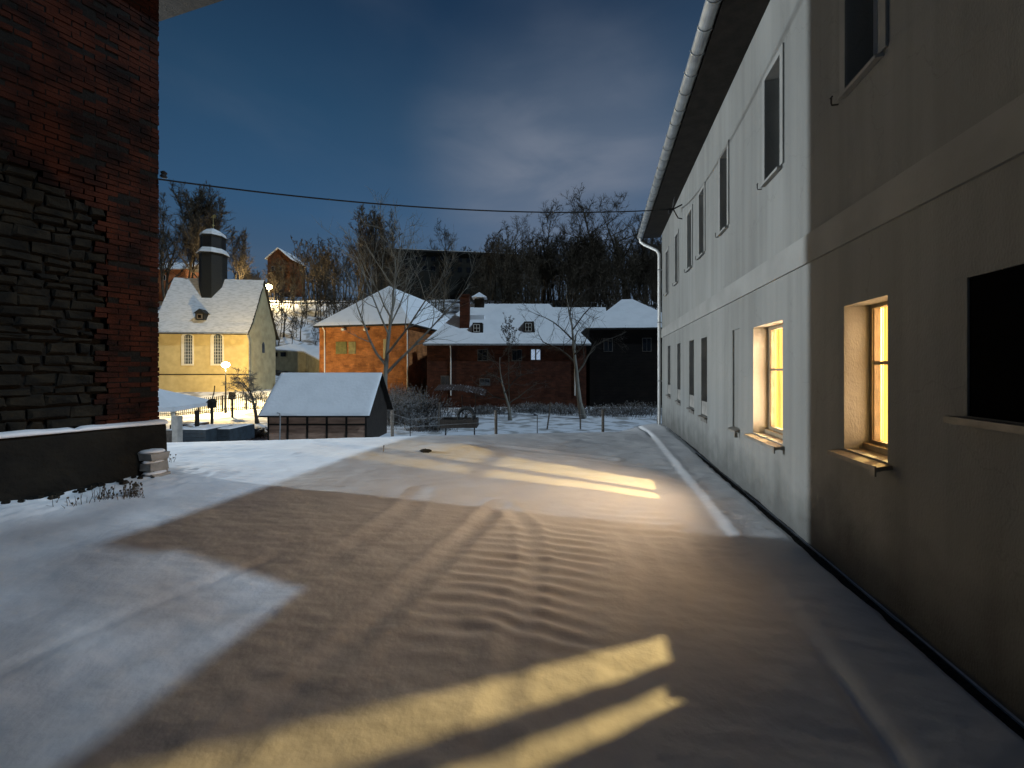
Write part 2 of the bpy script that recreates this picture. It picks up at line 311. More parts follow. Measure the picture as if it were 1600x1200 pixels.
# ------------------------------------------------------------------ terrain
def DL(X, Y): return X*FW[0]+Y*FW[1], X*RT[0]+Y*RT[1]
def base_h(X, Y):
    D, L = DL(X, Y)
    dc = 9.6+.145*np.clip(L, -12, 6)+1.6*sst(3.5, 5.5, L)
    t = D-dc
    h = -2.4*sst(0, 13, t)
    side = -L/np.maximum(D, 1)
    wl = sst(.40, .54, side)
    lo = np.interp(D, [0, 36, 43, 58, 62, 80, 99, 107, 160, 400], [0, 0, 1.8, 1.8, 3.0, 11.9, 22.2, 22.6, 33, 40])
    hi = np.interp(D, [0, 50, 56, 62, 80, 99, 107, 160, 400], [0, 0, .4, 2.4, 11.0, 22.2, 22.8, 33, 40])
    h = h+lo*wl+hi*(1-wl)
    beh = sst(-1, -6, Y)
    return h
def far_h(X, Y):
    D, L = DL(X, Y); return base_h(X, Y)+(.5*fbm(X*.12, Y*.12, 3))*sst(20, 40, D)*sst(0, 1, D-20)+.5*fbm(X*.3, Y*.3, 2)*sst(60, 75, D)
def gh(X, Y): return float(far_h(np.array([float(X)]), np.array([float(Y)]))[0])
def G(px, d, dz=0):
    p = W(px, 578, d); p.z = gh(p.x, p.y)+dz; return p
def grid(name, xs, ys, hf, m, hole=None, label=None):
    X, Y = np.meshgrid(xs, ys); Z = hf(X, Y); nx, ny = len(xs), len(ys)
    V = np.stack([X.ravel(), Y.ravel(), Z.ravel()], 1)
    i = np.arange(ny-1)[:, None]*nx+np.arange(nx-1)[None, :]
    Fq = np.stack([i, i+1, i+nx+1, i+nx], -1).reshape(-1, 4)
    if hole:
        cx = (X[:-1, :-1]+X[1:, 1:]).ravel()/2; cy = (Y[:-1, :-1]+Y[1:, 1:]).ravel()/2
        Fq = Fq[~((cx > hole[0]) & (cx < hole[1]) & (cy > hole[2]) & (cy < hole[3]))]
    me = bpy.data.meshes.new(name); me.vertices.add(len(V)); me.vertices.foreach_set('co', V.ravel())
    me.loops.add(len(Fq)*4); me.loops.foreach_set('vertex_index', Fq.ravel()); me.polygons.add(len(Fq))
    me.polygons.foreach_set('loop_start', np.arange(len(Fq))*4); me.update(calc_edges=True); me.polygons.foreach_set('use_smooth', [True]*len(Fq))
    me.materials.append(m); o = bpy.data.objects.new(name, me); col.objects.link(o); o['kind'] = 'structure'
    if label: o['label'] = label
    return o
HX0, HX1, HY0, HY1 = -10, 2.08, 0, 15
def seg_d(X, Y, a, b_):
    ax, ay = a; dx, dy = b_[0]-ax, b_[1]-ay; t = np.clip(((X-ax)*dx+(Y-ay)*dy)/(dx*dx+dy*dy), 0, 1)
    return np.hypot(X-ax-t*dx, Y-ay-t*dy), t
def yard_h(X, Y):
    h = base_h(X, Y)
    em = sst(HX0, HX0+.6, X)*sst(HY0, HY0+.6, Y)*sst(HY1, HY1-.6, Y)*sst(2.1, 1.95, X)
    n = .05*fbm(X*.7+5, Y*.7, 3)+.028*fbm(X*1.6, Y*3.2+9, 4)+.012*fbm(X*5, Y*12, 3)+.004*fbm(X*18, Y*26, 2)
    n += .022*fbm(X*2.2+3, Y*9+3, 3)*sst(5, 7.5, Y)
    # compacted flat middle with raised sides
    # tread ladder
    wy = Y+.05*np.sin(X*3+1)+.05*fbm(X*1.5, Y*1.5, 2)
    lad = sst(-1.32, -1.08, X+.10*fbm(X*3, Y*6, 2)*4)*sst(.16, -.12, X+.3*fbm(X*2+9, Y*5, 2))*sst(2.3, 2.6, Y)*sst(4.75, 4.3, Y)
    ph = 2*math.pi*wy/(.155+.012*(3.4-Y)*0)
    amp = .006*(.5+1.1*vnoise(X*1.3+4, Y*5+2))*sst(4.9, 3.2, Y)+.003
    split = 1-.75*np.exp(-((X+.56+.12*(Y-3.3))/.07)**2)
    n += lad*split*amp*(np.sin(ph+2.2*fbm(X*2.2+7,Y*2.5,3)*2)-.35)*(.35+1.3*vnoise(X*2.1+8,Y*6.4+1))
    # second faint tread, to the right rear
    lad2 = sst(-.3, -.05, X)*sst(1.0, .8, X)*sst(4.2, 4.5, Y)*sst(5.6, 5.2, Y)
    n += lad2*.006*np.sin(2*math.pi*wy/.18)
    def track(pts, wd, dp, rim=.5):
        nonlocal n
        dm = None
        for a, b_ in zip(pts[:-1], pts[1:]):
            d_, _ = seg_d(X, Y, a, b_); dm = d_ if dm is None else np.minimum(dm, d_)
        dm = dm*(1+.5*fbm(X*4, Y*4, 2))
        dp *= .75; n = n-dp*np.exp(-(dm/wd)**2)+dp*rim*np.exp(-((dm-1.7*wd)/(.6*wd))**2)
    track([(-1.30, 4.95), (-1.36, 4.2), (-1.46, 3.2), (-1.6, 2.2), (-1.75, 1.2), (-1.9, 0)], .11, .018)
    track([(-1.18, 4.9), (-.78, 4.3), (-.60, 3.6), (-.52, 2.6), (-.5, 1.0)], .09, .014)
    track([(-2.6, 5.3), (-2.35, 4.3), (-2.45, 3.2), (-2.9, 1.8), (-3.3, .5)], .13, .012)
    track([(.30, 4.3), (.42, 3.6), (.30, 2.9), (.15, 2.5), (.1, 1.2)], .09, .010)
    track([(.9, 4.6), (1.0, 3.8), (.75, 3.2)], .08, .010)
    track([(-3.05, 3.1), (-3.28, 2.5), (-3.45, 1.7), (-3.6, .4)], .07, .012, .3)
    track([(-7.0, 8.6), (-3.5, 8.9), (.2, 8.0)], .12, .02)
    track([(-6.2, 7.0), (-3.0, 7.3), (.4, 6.5)], .10, .016)
    # hoof-like dip
    n -= .014*np.exp(-(((X+.92)/.12)**2+((Y-2.52)/.07)**2))
    n += .008*np.exp(-(((X+.85)/.13)**2+((Y-2.66)/.05)**2))
    # snow heaped over a mound in the middle distance
    n += .11*np.exp(-(((X+3.1)/.9)**2+((Y-8.2)/.45)**2))
    # lumpy bank at the foot of the old brick building
    dw = (X+7.2)*.95-(Y-5)*.31
    n += sst(1.7, .1, dw)*(.07+.12*fbm(X*3, Y*3, 3)+.05*fbm(X*9, Y*9, 2))*sst(6, 5, Y)
    # raised apron along the white wall, its kerb, and the gap at the wall foot
    kx = 1.43+.02*fbm(Y*2, Y*0, 2)-.03*sst(3.4, 2.0, Y)
    n += (.028+.02*fbm(X*2, Y*1.2+7, 2))*sst(kx-.10, kx+.07, X)
    n += .004*np.exp(-((X-kx-.04)/.07)**2)*sst(3.9, 5.0, Y)
    n -= .035*np.exp(-((X-kx+.06)/.035)**2)*(sst(3.0, 2.4, Y)+.8*sst(10.6, 11.2, Y))
    n -= .15*sst(1.975, 2.04, X+.03*fbm(Y*6, Y*0+X*3, 3))*sst(11, 7, Y)
    return h+n*em
xs = np.arange(HX0, HX1+.001, .0302); ys = np.concatenate([np.arange(HY0, 6, .022), np.arange(6, HY1+.001, .034)])
HX1 = float(xs[-1]); HY1 = float(ys[-1])
grid('snow_yard', xs, ys, yard_h, M['snow'], label='trodden snow covering the yard between the two buildings')
def axis(lo, hi, a, b_, fine, coarse):
    r = [a]; s_ = coarse
    x = a
    L_ = []
    st = fine
    while x > lo: x -= st; L_.append(x); st *= 1.06 if st < coarse else 1
    R_ = []; x = b_; st = fine
    while x < hi: x += st; R_.append(x); st *= 1.06 if st < coarse else 1
    n = max(2, int((b_-a)/.6))
    return np.array(sorted(L_)+list(np.linspace(a, b_, n))+R_)
grid('snow_ground', axis(-320, 320, HX0, HX1, .5, 6), axis(-60, 420, HY0, HY1, .3, 4), far_h, M['snow_far'], hole=(HX0, HX1, HY0, HY1), label='snow covered valley floor and hillside')
mb = MB(); random.seed(4)
Y = .3
pts = []
while Y < 9.5:
    pts.append((2.0-random.uniform(0, .05)-.03*math.sin(Y*5), Y)); Y += .12
V = []; Fc = []
for i, (x, y) in enumerate(pts):
    V += [(x, y, -.02), (2.098, y, -.005)]
for i in range(len(pts)-1): Fc.append((2*i, 2*i+1, 2*i+3, 2*i+2))
o = link('gravel_strip', V, Fc, M['gravel']); tag(o, 'dark bare strip at the foot of the white wall', kind='structure')

# ------------------------------------------------------------------ the white house on the right
EZ = 6.6; XW = 2.1; YE = 14.0; YS = 1.95
wh = empty('white_farmhouse', (XW, YE, 0), 'long white plastered two storey house with two lit windows along the right side', 'house')
wins = []   # y0,y1,z0,z1,kind
for a, b_, t, bo in ((1324, 1377, None, 141), (1197, 1221, 112, 279), (1126.5, 1137.5, 234, 358), (1093.5, 1101, 298, 395), (1075, 1081.5, 331, 417), (1055.6, 1060, 364, 437), (1041, 1044.7, 396, 456)):
    y1, y0 = wallY(a), wallY(b_); z0 = wallZ(a, bo); z1 = wallZ(a, t) if t else z0+1.36
    wins.append([y0, y1, 4.20, 5.52, 'upper'])
for a, b_, t, bo in ((1095.4, 1104.8, 529, 648), (1076.7, 1084.4, 533, 636), (1058, 1063.2, 537.5, 625), (1043.3, 1047.5, 541, 616)):
    y1, y0 = wallY(a), wallY(b_); wins.append([y0, y1, wallZ(a, bo), wallZ(a, t), 'grey'])
wins.append([wallY(1155.5), wallY(1144.8), wallZ(1144.8, 667), wallZ(1144.8, 516), 'blind'])
wins.append([wallY(1223), wallY(1177), wallZ(1177, 676), wallZ(1177, 512), 'lit2'])
wins.append([wallY(1387), wallY(1319), wallZ(1319, 701), wallZ(1319, 478.5), 'lit1'])
wins.append([2.06, wallY(1511), 1.52, 2.33, 'dark'])
def facade(y0, y1, z0, z1, holes, x, m, parent, name='wall'):
    ysx = sorted({y0, y1, *[h[0] for h in holes], *[h[1] for h in holes]}); zs = sorted({z0, z1, *[h[2] for h in holes], *[h[3] for h in holes]})
    mb = MB()
    for a, b_ in zip(ysx[:-1], ysx[1:]):
        for c, d_ in zip(zs[:-1], zs[1:]):
            my, mz = (a+b_)/2, (c+d_)/2
            if any(h[0] < my < h[1] and h[2] < mz < h[3] for h in holes): continue
            mb.poly([(x, b_, c), (x, a, c), (x, a, d_), (x, b_, d_)])
    RD = .24
    for h in holes:
        a, b_, c, d_ = h[:4]; xr = x+RD
        mb.poly([(x, a, c), (xr, a, c), (xr, a, d_), (x, a, d_)]); mb.poly([(x, b_, c), (x, b_, d_), (xr, b_, d_), (xr, b_, c)])
        mb.poly([(x, a, d_), (xr, a, d_), (xr, b_, d_), (x, b_, d_)]); mb.poly([(x, a, c), (x, b_, c), (xr, b_, c), (xr, a, c)])
    return mb, RD
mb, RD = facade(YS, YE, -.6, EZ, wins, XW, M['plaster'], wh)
# inner leaf of the wall, end walls
xi = XW+RD
ysx = sorted({YS, YE, *[h[0] for h in wins], *[h[1] for h in wins]}); zs = sorted({-.6, EZ, *[h[2] for h in wins], *[h[3] for h in wins]})
for a, b_ in zip(ysx[:-1], ysx[1:]):
    for c, d_ in zip(zs[:-1], zs[1:]):
        my, mz = (a+b_)/2, (c+d_)/2
        if not any(h[0] < my < h[1] and h[2] < mz < h[3] for h in wins): mb.poly([(xi, a, c), (xi, b_, c), (xi, b_, d_), (xi, a, d_)])
XB = 12.0; XR = (XW+XB)/2; RP = math.tan(math.radians(36)); RZ = EZ+(XR-XW)*RP
for y in (YS, YE): mb.poly([(XW, y, -.6), (XB, y, -.6), (XB, y, EZ), (XR, y, RZ-.1), (XW, y, EZ)])
mb.poly([(XB, YS, -.6), (XB, YE, -.6), (XB, YE, EZ), (XB, YS, EZ)])
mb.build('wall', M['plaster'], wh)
MB().box(XW-.028, XW, YS, YE+.02, 2.885, 3.175).build('string_course', M['plaster_trim'], wh)
# room behind the two lit windows (ceiling lamp hangs inside)
rm = MB(); rx0, rx1, ry0, ry1, rz0, rz1 = xi+.001, 6.2, 3.05, 6.32, .35, 2.85
rm.poly([(rx1, ry0, rz0), (rx1, ry1, rz0), (rx1, ry1, rz1), (rx1, ry0, rz1)])
for y in (ry0, ry1): rm.poly([(rx0, y, rz0), (rx1, y, rz0), (rx1, y, rz1), (rx0, y, rz1)])
for z in (rz0, rz1): rm.poly([(rx0, ry0, z), (rx1, ry0, z), (rx1, ry1, z), (rx0, ry1, z)])
rm.build('room', M['interior'], wh)
LAMP = (4.25, 4.95, 2.58)
lm = MB(); lm.tube([(LAMP[0], LAMP[1], 2.85), (LAMP[0], LAMP[1], 2.74)], .01); lm.lathe((LAMP[0], LAMP[1], 2.66), [(.03, .09), (.07, .08), (.2, .02), (.2, .015)])
lm.build('ceiling_lamp', M['white_frame'], wh)
point('ceiling_lamp_light', LAMP, P_ROOM, WARM, .035, wh)
al_ = bpy.data.lights.new('room_fill_light', 'AREA'); al_.shape = 'RECTANGLE'; al_.size = 2.3; al_.size_y = 2.2; al_.color = (1, .58, .22); al_.energy = ROOM_FILL*3.14*5.06*.5  # added area light filling the room, not a fitting of its own
ao = bpy.data.objects.new('room_fill_light', al_); col.objects.link(ao); ao.parent = wh; ao.location = Vector((5.8, 5.1, 1.65))-wh.location
ao.rotation_euler = Vector((1, 0, 0)).to_track_quat('Z', 'Y').to_euler()
al2 = al_.copy(); al2.size = 1.6; al2.size_y = 2.6; al2.energy = ROOM_FILL*3.14*4.2*.8; ao2 = bpy.data.objects.new('ceiling_fill_light', al2); col.objects.link(ao2); ao2.parent = wh; ao2.location = Vector((3.7, 4.7, 2.84))-wh.location  # second added area light, under the ceiling, for more warm spill outside
for i, (y0, y1, z0, z1, kind) in enumerate(wins):
    wn = bpy.data.objects.new('window', None); col.objects.link(wn); wn.parent = wh; wn.location = Vector((XW, (y0+y1)/2, z0))-wh.location; wn.empty_display_size = .1
    fx0, fx1 = xi-.05, xi+.012
    if kind == 'upper' or kind == 'grey':
        s_ = MB(); tw = .075
        if kind == 'upper':
            for a, b_, c, d_ in ((y0-tw, y0, z0, z1+tw), (y1, y1+tw, z0, z1+tw), (y0, y1, z1, z1+tw)): s_.box(XW-.02, XW-.0005, a, b_, c, d_)
            s_.build('surround', M['plaster_trim'], wn)
        f = MB()
        for a, b_, c, d_ in ((y0, y0+.05, z0, z1), (y1-.05, y1, z0, z1), (y0+.05, y1-.05, z1-.05, z1), (y0+.05, y1-.05, z0, z0+.06), (y0+.05, y1-.05, z0+.62*(z1-z0), z0+.62*(z1-z0)+.04)): f.box(fx0, fx1, a, b_, c, d_)
        f.build('frame', M['white_frame'] if kind == 'upper' else M['reveal_dark'], wn)
        MB().box(xi-.02, xi-.012, y0+.05, y1-.05, z0+.06, z1-.05).build('pane', M['dark_glass'], wn)
        s_ = MB(); s_.prism([(XW-.06, y0-.03, z0-.015), (XW-.06, y0-.03, z0-.045), (xi-.051, y0-.03, z0-.005), (xi-.051, y0-.03, z0+.018)], (0, y1-y0+.06, 0))
        sm = M['plaster_trim'] if kind == 'upper' else M['reveal_dark']
        s_.build('sill', sm, wn)
        if kind == 'upper':
            hk = MB(); yy = y1+.13; zz = z0-.02
            hk.tube([(XW, yy, zz), (XW-.05, yy, zz), (XW-.055, yy, zz+.02), (XW-.055, yy, zz+.07)], .007, 5); hk.tube([(XW-.055, yy-.015, zz+.07), (XW-.055, yy+.015, zz+.07)], .008, 5)
            hk.build('shutter_hook', M['black_metal'], wn)
        else:
            MB().box(XW+.01, xi-.055, y0+.003, y1-.003, z0+.02, z0+.30).build('board', M['concrete'], wn)
            rv = MB(); rv.box(XW+.004, xi-.051, y1-.012, y1-.0012, z0+.02, z1-.001).build('reveal_lining', M['plaster'], wn)
            MB().box(XW-.012, XW-.0005, y0, y1, z0-.12, z0-.05).build('apron_board', M['reveal_dark'], wn)
    elif kind == 'blind':
        MB().box(XW+.025, xi+.05, y0+.001, y1-.001, z0, z1).build('infill', M['plaster'], wn)
        s_ = MB(); s_.prism([(XW-.07, y0-.02, z0-.02), (XW-.07, y0-.02, z0-.05), (XW+.023, y0-.02, z0-.01), (XW+.023, y0-.02, z0+.012)], (0, y1-y0+.04, 0)); s_.box(XW-.07, XW-.03, y0-.01, y0+.02, z0-.12, z0-.051)
        s_.build('sill', M['sill_metal'], wn)
    elif kind == 'dark':
        MB().box(XW+.012, xi, y0+.001, y1-.001, z0+.001, z1-.001).build('shutter', M['opening_dark'], wn)  # flush black sheet put in for the darkness of the opening
        s_ = MB(); s_.box(XW-.085, XW+.2, y0-.05, y1+.04, z0-.045, z0-.005); s_.build('sill', M['sill_metal'], wn)
    else:
        f = MB(); lit1 = kind == 'lit1'; fw = .03 if lit1 else .045
        zt = z0+.60*(z1-z0); ym = (y0+y1)/2
        for a, b_, c, d_ in ((y0, y0+fw, z0+.06, z1), (y1-fw, y1, z0+.06, z1), (y0+fw, y1-fw, z1-fw, z1), (y0+fw, y1-fw, z0+.06, z0+.06+fw)): f.box(fx0, fx1, a, b_, c, d_)
        f.build('frame', M['wood_frame'], wn)
        f2 = MB(); mw = .022 if lit1 else .03
        f2.box(fx0+.01, fx1-.01, ym-mw, ym+mw, z0+.06+fw, z1-fw)
        for a, b_ in ((y0+fw, ym-mw), (ym+mw, y1-fw)):
            f2.box(fx0+.01, fx1-.01, a, b_, zt-.015, zt+.015)
            for aa, bb in ((a, a+.008), (b_-.008, b_)):
                f2.box(fx0+.012, fx1-.012, aa, bb, z0+.06+fw, zt-.015); f2.box(fx0+.012, fx1-.012, aa, bb, zt+.015, z1-fw)
        f2.build('casement', M['wood_frame'], wn)
        MB().box(xi-.012, xi-.008, y0+fw, y1-fw, z0+.06+fw, z1-fw).build('pane', M['glass'], wn)
        MB().box(xi-.10, fx1, y0+.001, y1-.001, z0+.001, z0+.058).build('inner_sill', M['wood_frame'], wn)
        s_ = MB(); s_.prism([(XW-.10, y0-.05, z0-.03), (XW-.10, y0-.05, z0-.065), (XW-.001, y0-.05, z0-.04), (XW-.001, y0-.05, z0-.012)], (0, y1-y0+.11, 0))
        s_.prism([(XW, y0+.001, z0-.012), (XW, y0+.001, z0-.03), (xi-.10, y0+.001, z0-.02), (xi-.10, y0+.001, z0+.012)], (0, y1-y0-.002, 0)); s_.box(XW-.112, XW-.101, y0-.05, y0+.0, z0-.10, z0-.02)
        s_.build('sill', M['sill_metal'], wn)
        n = 60; V = []; Fc = []
        for q in range(n+1):
            y = y0-.03+(y1-y0+.06)*q/n; x = xi+.05+.008*math.sin(q*1.3)+.004*math.sin(q*3.7)
            V += [(x, y, z0+.03), (x, y, z1+.04)]
        for q in range(n): Fc.append((2*q, 2*q+1, 2*q+3, 2*q+2))
        link('net_curtain', V, Fc, M['net'], wn, smooth=True)
        wl_ = bpy.data.lights.new('curtain_fill_light', 'AREA'); wl_.shape = 'RECTANGLE'; wl_.size = y1-y0-.14; wl_.size_y = z1-z0-.14; wl_.spread = math.radians(124); wl_.color = (1, .69, .42)  # added area light behind the net for yard glow; limited spread keeps it unseen
        wl_.energy = FILL_GLOW[0 if lit1 else 1]*math.pi*wl_.size*wl_.size_y; wo = bpy.data.objects.new('curtain_fill_light', wl_); col.objects.link(wo); wo.parent = wn
        wo.location = Vector((xi+.075, (y0+y1)/2, (z0+z1)/2+.03))-wpos(wn); wo.rotation_euler = Vector((1, 0, 0)).to_track_quat('Z', 'Y').to_euler()
        for a, b_ in (((y0-.04, y0+.26*(y1-y0)), (y0+.80*(y1-y0), y1+.04)) if not lit1 else ((y0-.03, y0+.06*(y1-y0)), (y0+.92*(y1-y0), y1+.03))):
            n = 26; V = []; Fc = []
            for q in range(n+1):
                y = a+(b_-a)*q/n; x = xi+.085+.018*math.sin(q*1.9)+.006*math.sin(q*5.1)
                V += [(x, y, z0+.02), (x, y, z1+.04)]
            for q in range(n): Fc.append((2*q, 2*q+1, 2*q+3, 2*q+2))
            link('curtain', V, Fc, M['curtain'], wn, smooth=True)
# roof, soffit, gutter
OV = 1.52
rf = MB(); ez = EZ-.02
def roofplane(x0, z0, x1, z1, ya, yb, t=.16): return [(x0, ya, z0), (x1, ya, z1), (x1, yb, z1), (x0, yb, z0)]
rf.slab([(OV, YS-.1, EZ), (OV, YE+.35, EZ), (XR, YE+.35, RZ+.42), (XR, YS-.1, RZ+.42)], .14)
rf.slab([(XR, YS-.1, RZ+.42), (XR, YE+.35, RZ+.42), (XB+.6, YE+.35, EZ), (XB+.6, YS-.1, EZ)], .14)
rf = rf.build('roof', M['wood_dark'], wh)
MB().box(OV+.01, XW-.002, YS-.1, YE+.3, EZ-.165, EZ-.142).build('soffit', M['wood_dark'], rf)
sn = MB(); sn.slab([(OV+.05, YS-.08, EZ+.12), (OV+.05, YE+.33, EZ+.12), (XR, YE+.33, RZ+.52), (XR, YS-.08, RZ+.52)], .09); sn.build('roof_snow', M['snow_roof'], rf)
gx, gz, gr = OV-.09, EZ-.07, .10
V = []; Fc = []; k = 10
for yi, y in enumerate((YS-.1, YE+.4)):
    for q in range(k+1):
        th = math.pi+math.pi*q/k
        V += [(gx+gr*math.cos(th), y, gz+gr*math.sin(th)), (gx+(gr-.006)*math.cos(th), y, gz+(gr-.006)*math.sin(th))]
n = 2*(k+1)
for q in range(k):
    Fc += [(2*q, 2*q+2, n+2*q+2, n+2*q), (2*q+1, n+2*q+1, n+2*q+3, 2*q+3), (2*q, 2*q+1, 2*q+3, 2*q+2), (n+2*q, n+2*q+2, n+2*q+3, n+2*q+1)]
Fc += [(0, n, n+1, 1), (2*k, 2*k+1, n+2*k+1, n+2*k)]
gt = link('gutter', V, Fc, M['zinc'], wh, smooth=False)
y = YS
while y < YE+.3:
    br = MB(); br.tube([(gx+(gr+.006)*math.cos(math.pi+math.pi*q/8), y, gz+(gr+.006)*math.sin(math.pi+math.pi*q/8)) for q in range(9)], .011, 5); br.build('gutter_bracket', M['zinc'], gt); y += .42
dp = MB(); dp.tube([(gx, YE+.3, gz-.05), (gx, YE+.3, gz-.2), (gx+.12, YE+.25, gz-.32), (XW-.16, YE+.03, gz-.62), (XW-.09, YE-.03, gz-.78), (XW-.09, YE-.03, -.35)], .05, 10)
pp = dp.build('downpipe', M['pipe_white'], wh, smooth=True)
for z in (5.2, 3.4, 1.4): cl = MB(); cl.box(XW-.15, XW-.0, YE-.09, YE+.03, z, z+.03); cl.build('pipe_clamp', M['zinc'], pp)
bk = MB(); yb, zb = wallY(1066), 5.95
bk.tube([(XW, yb, zb+.12), (XW-.22, yb, zb+.02), (XW-.30, yb, zb-.02)], .018, 6); bk.tube([(XW, yb, zb-.25), (XW-.10, yb, zb-.22), (XW-.22, yb, zb+.02)], .015, 6)
bk.lathe((XW-.30, yb, zb-.05), [(.02, -.03), (.05, -.02), (.05, .03), (.03, .05), (.045, .07), (.02, .1)], 8)
bk.tube([(XW-.24, yb, zb+.02), (XW-.20, yb-.1, zb+.3)], .012, 5)
bk.build('cable_bracket', M['black_metal'], wh)
# lower wing, behind the camera's right shoulder: its eaves shade the near yard
lw = empty('white_lower_wing', (XW, -4, 0), 'lower white wing joined to the near end of the long white house', 'house')
LZ = 4.5
m_ = MB(); m_.box(XW, 10, -9, YS-.005, -.6, LZ-.1); m_.build('wall', M['plaster'], lw)
m_ = MB(); m_.slab([(2.0, -9.3, LZ), (2.0, YS-.004, LZ), (6.05, YS-.004, LZ+2.6), (6.05, -9.3, LZ+2.6)], .14); m_.slab([(6.05, -9.3, LZ+2.6), (6.05, YS-.105, LZ+2.6), (10.5, YS-.105, LZ), (10.5, -9.3, LZ)], .14)
m_.build('roof', M['wood_dark'], lw)

# ------------------------------------------------------------------ old brick building on the left
CB = Vector((-7.22, 5.0, 0)); tb = Vector((-.31, -.951, 0)); nb = Vector((.951, -.31, 0))
ob = empty('old_brick_building', CB, 'dark old building of red brick and rough fieldstone on the left', 'house')
def Bp(s, n, z): return tuple(CB+tb*s+nb*n+Vector((0, 0, z)))
class FB:
    def __call__(s, x, y, z): return Bp(x, y, z)
fb = FB(); HB = 8.3; LB = 9.0
random.seed(11)
core = MB()
fo = [Bp(.12, -.10, 0), Bp(LB, -.10, 0), Bp(LB, -9, 0), (-16.5, 5.52, 0), (-7.36, 5.01, 0)]
core.prism([(p[0], p[1], -.5) for p in fo], (0, 0, HB+.5)); core.build('core_wall', M['mortar'], ob)
def quoin(z): return .62+.13*(int(z/.17) % 2)
bkm = MB(fb); row = .083
z = .93; r_ = 0
while z < HB-.1:
    smax = LB*.72 if z > 4.6 else quoin(z)+ (0 if z < 4.2 else (z-4.2)*2.5)
    s_ = -.005 if r_ % 2 else -.13
    while s_ < smax:
        L_ = .25+random.uniform(-.012, .012); s0 = max(s_, 0); s1 = min(s_+L_-.014, smax)
        if s1-s0 > .04 and random.random() > .02:
            pr = random.uniform(-.014, .012) - (.035 if random.random() < .10 else 0)
            bkm.box(s0, s1, -.16, pr, z+.005+random.uniform(-.003, .003), z+row-.009, .004)
        s_ += L_
    z += row; r_ += 1
bkm.build('brickwork', M['redbrick'], ob)
m_ = MB(fb); m_.box(.010, .60, -.30, -.016, .93, HB-.1); m_.box(.601, LB*.72, -.30, -.016, 4.80, HB-.1); m_.build('mortar_bed', M['mortar'], ob)
st = MB(fb); z = .93
while z < 4.75:
    hgt = random.uniform(.09, .20); s_ = (quoin(z+.05) if z < 4.2 else quoin(z)+(z-4.2)*2.5)+random.uniform(0, .03)
    while s_ < LB*.8:
        L_ = random.uniform(.12, .38)*(1.5 if random.random() < .15 else 1); pr = random.uniform(-.05, .015)
        n0 = len(st.v); c0, c1, d0, d1 = s_, s_+L_-.02, z+random.uniform(0, .02), z+hgt-random.uniform(.005, .03)
        b_ = min(.04, hgt*.25, L_*.2); j = lambda: random.uniform(-.02, .02)
        rim = [(c0+j(), -.16, d0+j()), (c1+j(), -.16, d0+j()), (c1+j(), -.16, d1+j()), (c0+j(), -.16, d1+j())]
        mid = [(p[0], pr-.03+j()*.5, p[2]) for p in rim]
        cx, cz = (c0+c1)/2, (d0+d1)/2
        top = [(cx+(p[0]-cx)*.78+j()*.5, pr+j(), cz+(p[2]-cz)*.7+j()*.4) for p in rim]
        st.add(rim+mid+top, [(0, 1, 5, 4), (1, 2, 6, 5), (2, 3, 7, 6), (3, 0, 4, 7), (4, 5, 9, 8), (5, 6, 10, 9), (6, 7, 11, 10), (7, 4, 8, 11), (8, 9, 10, 11)])
        s_ += L_
    z += hgt
st.build('fieldstone', M['stone'], ob)
# plinth with rough face and snow on its ledge
def plin(s, z): return .15+.05*float(fbm(np.array([s*2.0]), np.array([z*2.5]), 4)[0])*2-.02*z
V = []; Fc = []; ns, nz_ = 110, 18
for a in range(ns+1):
    for c in range(nz_+1):
        s_ = -.06+(LB+.06)*a/ns; z = -.4+1.31*c/nz_
        V.append(Bp(s_, plin(s_, z) if c < nz_ else plin(s_, z)-.05, z))
for a in range(ns):
    for c in range(nz_): q = a*(nz_+1)+c; Fc.append((q, q+1, q+nz_+2, q+nz_+1))
n = len(V)
V += [Bp(-.06, -.2, -.4), Bp(-.06, -.2, .91)]
for c in range(nz_+1): pass
Fc.append(tuple(range(nz_, -1, -1))+(n, n+1))
V += [Bp(LB, -.2, .91)]
Fc.append(tuple([n+1]+[a*(nz_+1)+nz_ for a in range(ns+1)]+[n+2]))
pl = link('plinth', V, Fc, M['old_render'], ob)
V = []; Fc = []
for a in range(141):
    s_ = -.075+LB*a/140; e = plin(s_, .9); t_ = .025+.018*float(vnoise(np.array([s_*5]), np.array([1.]))[0])
    if 0.93 < s_ < 1.0: t_ = .004
    for nn, zz in ((e-.0, .885), (e+.022, .895), (e+.02, .91+t_*.5), (e-.02, .91+t_), (-.01, .915+t_*1.2)): V.append(Bp(s_, nn, zz+.02*math.sin(s_*1.3)*.4))
for a in range(140):
    for c in range(4): q = a*5+c; Fc.append((q, q+1, q+6, q+5))
link('ledge_snow', V, Fc, M['snow'], pl, smooth=True)
m_ = MB(); fo2 = [Bp(-.75, .7, 0), Bp(LB, .55, 0), Bp(LB, -9, 0), (-17.5, 6.0, 0)]
m_.prism([(p[0], p[1], HB+.02) for p in fo2], (0, 0, .25)); m_.build('roof', M['wood_dark'], ob)
m_ = MB(fb); m_.tube([(-.02, .02, 5.05), (-.02, .10, 5.06)], .02, 6); m_.lathe((-.03, .11, 5.0), [(.02, 0), (.05, .02), (.03, .06), (.05, .09), (.015, .12)], 8)
m_.build('cable_insulator', M['black_metal'], ob)
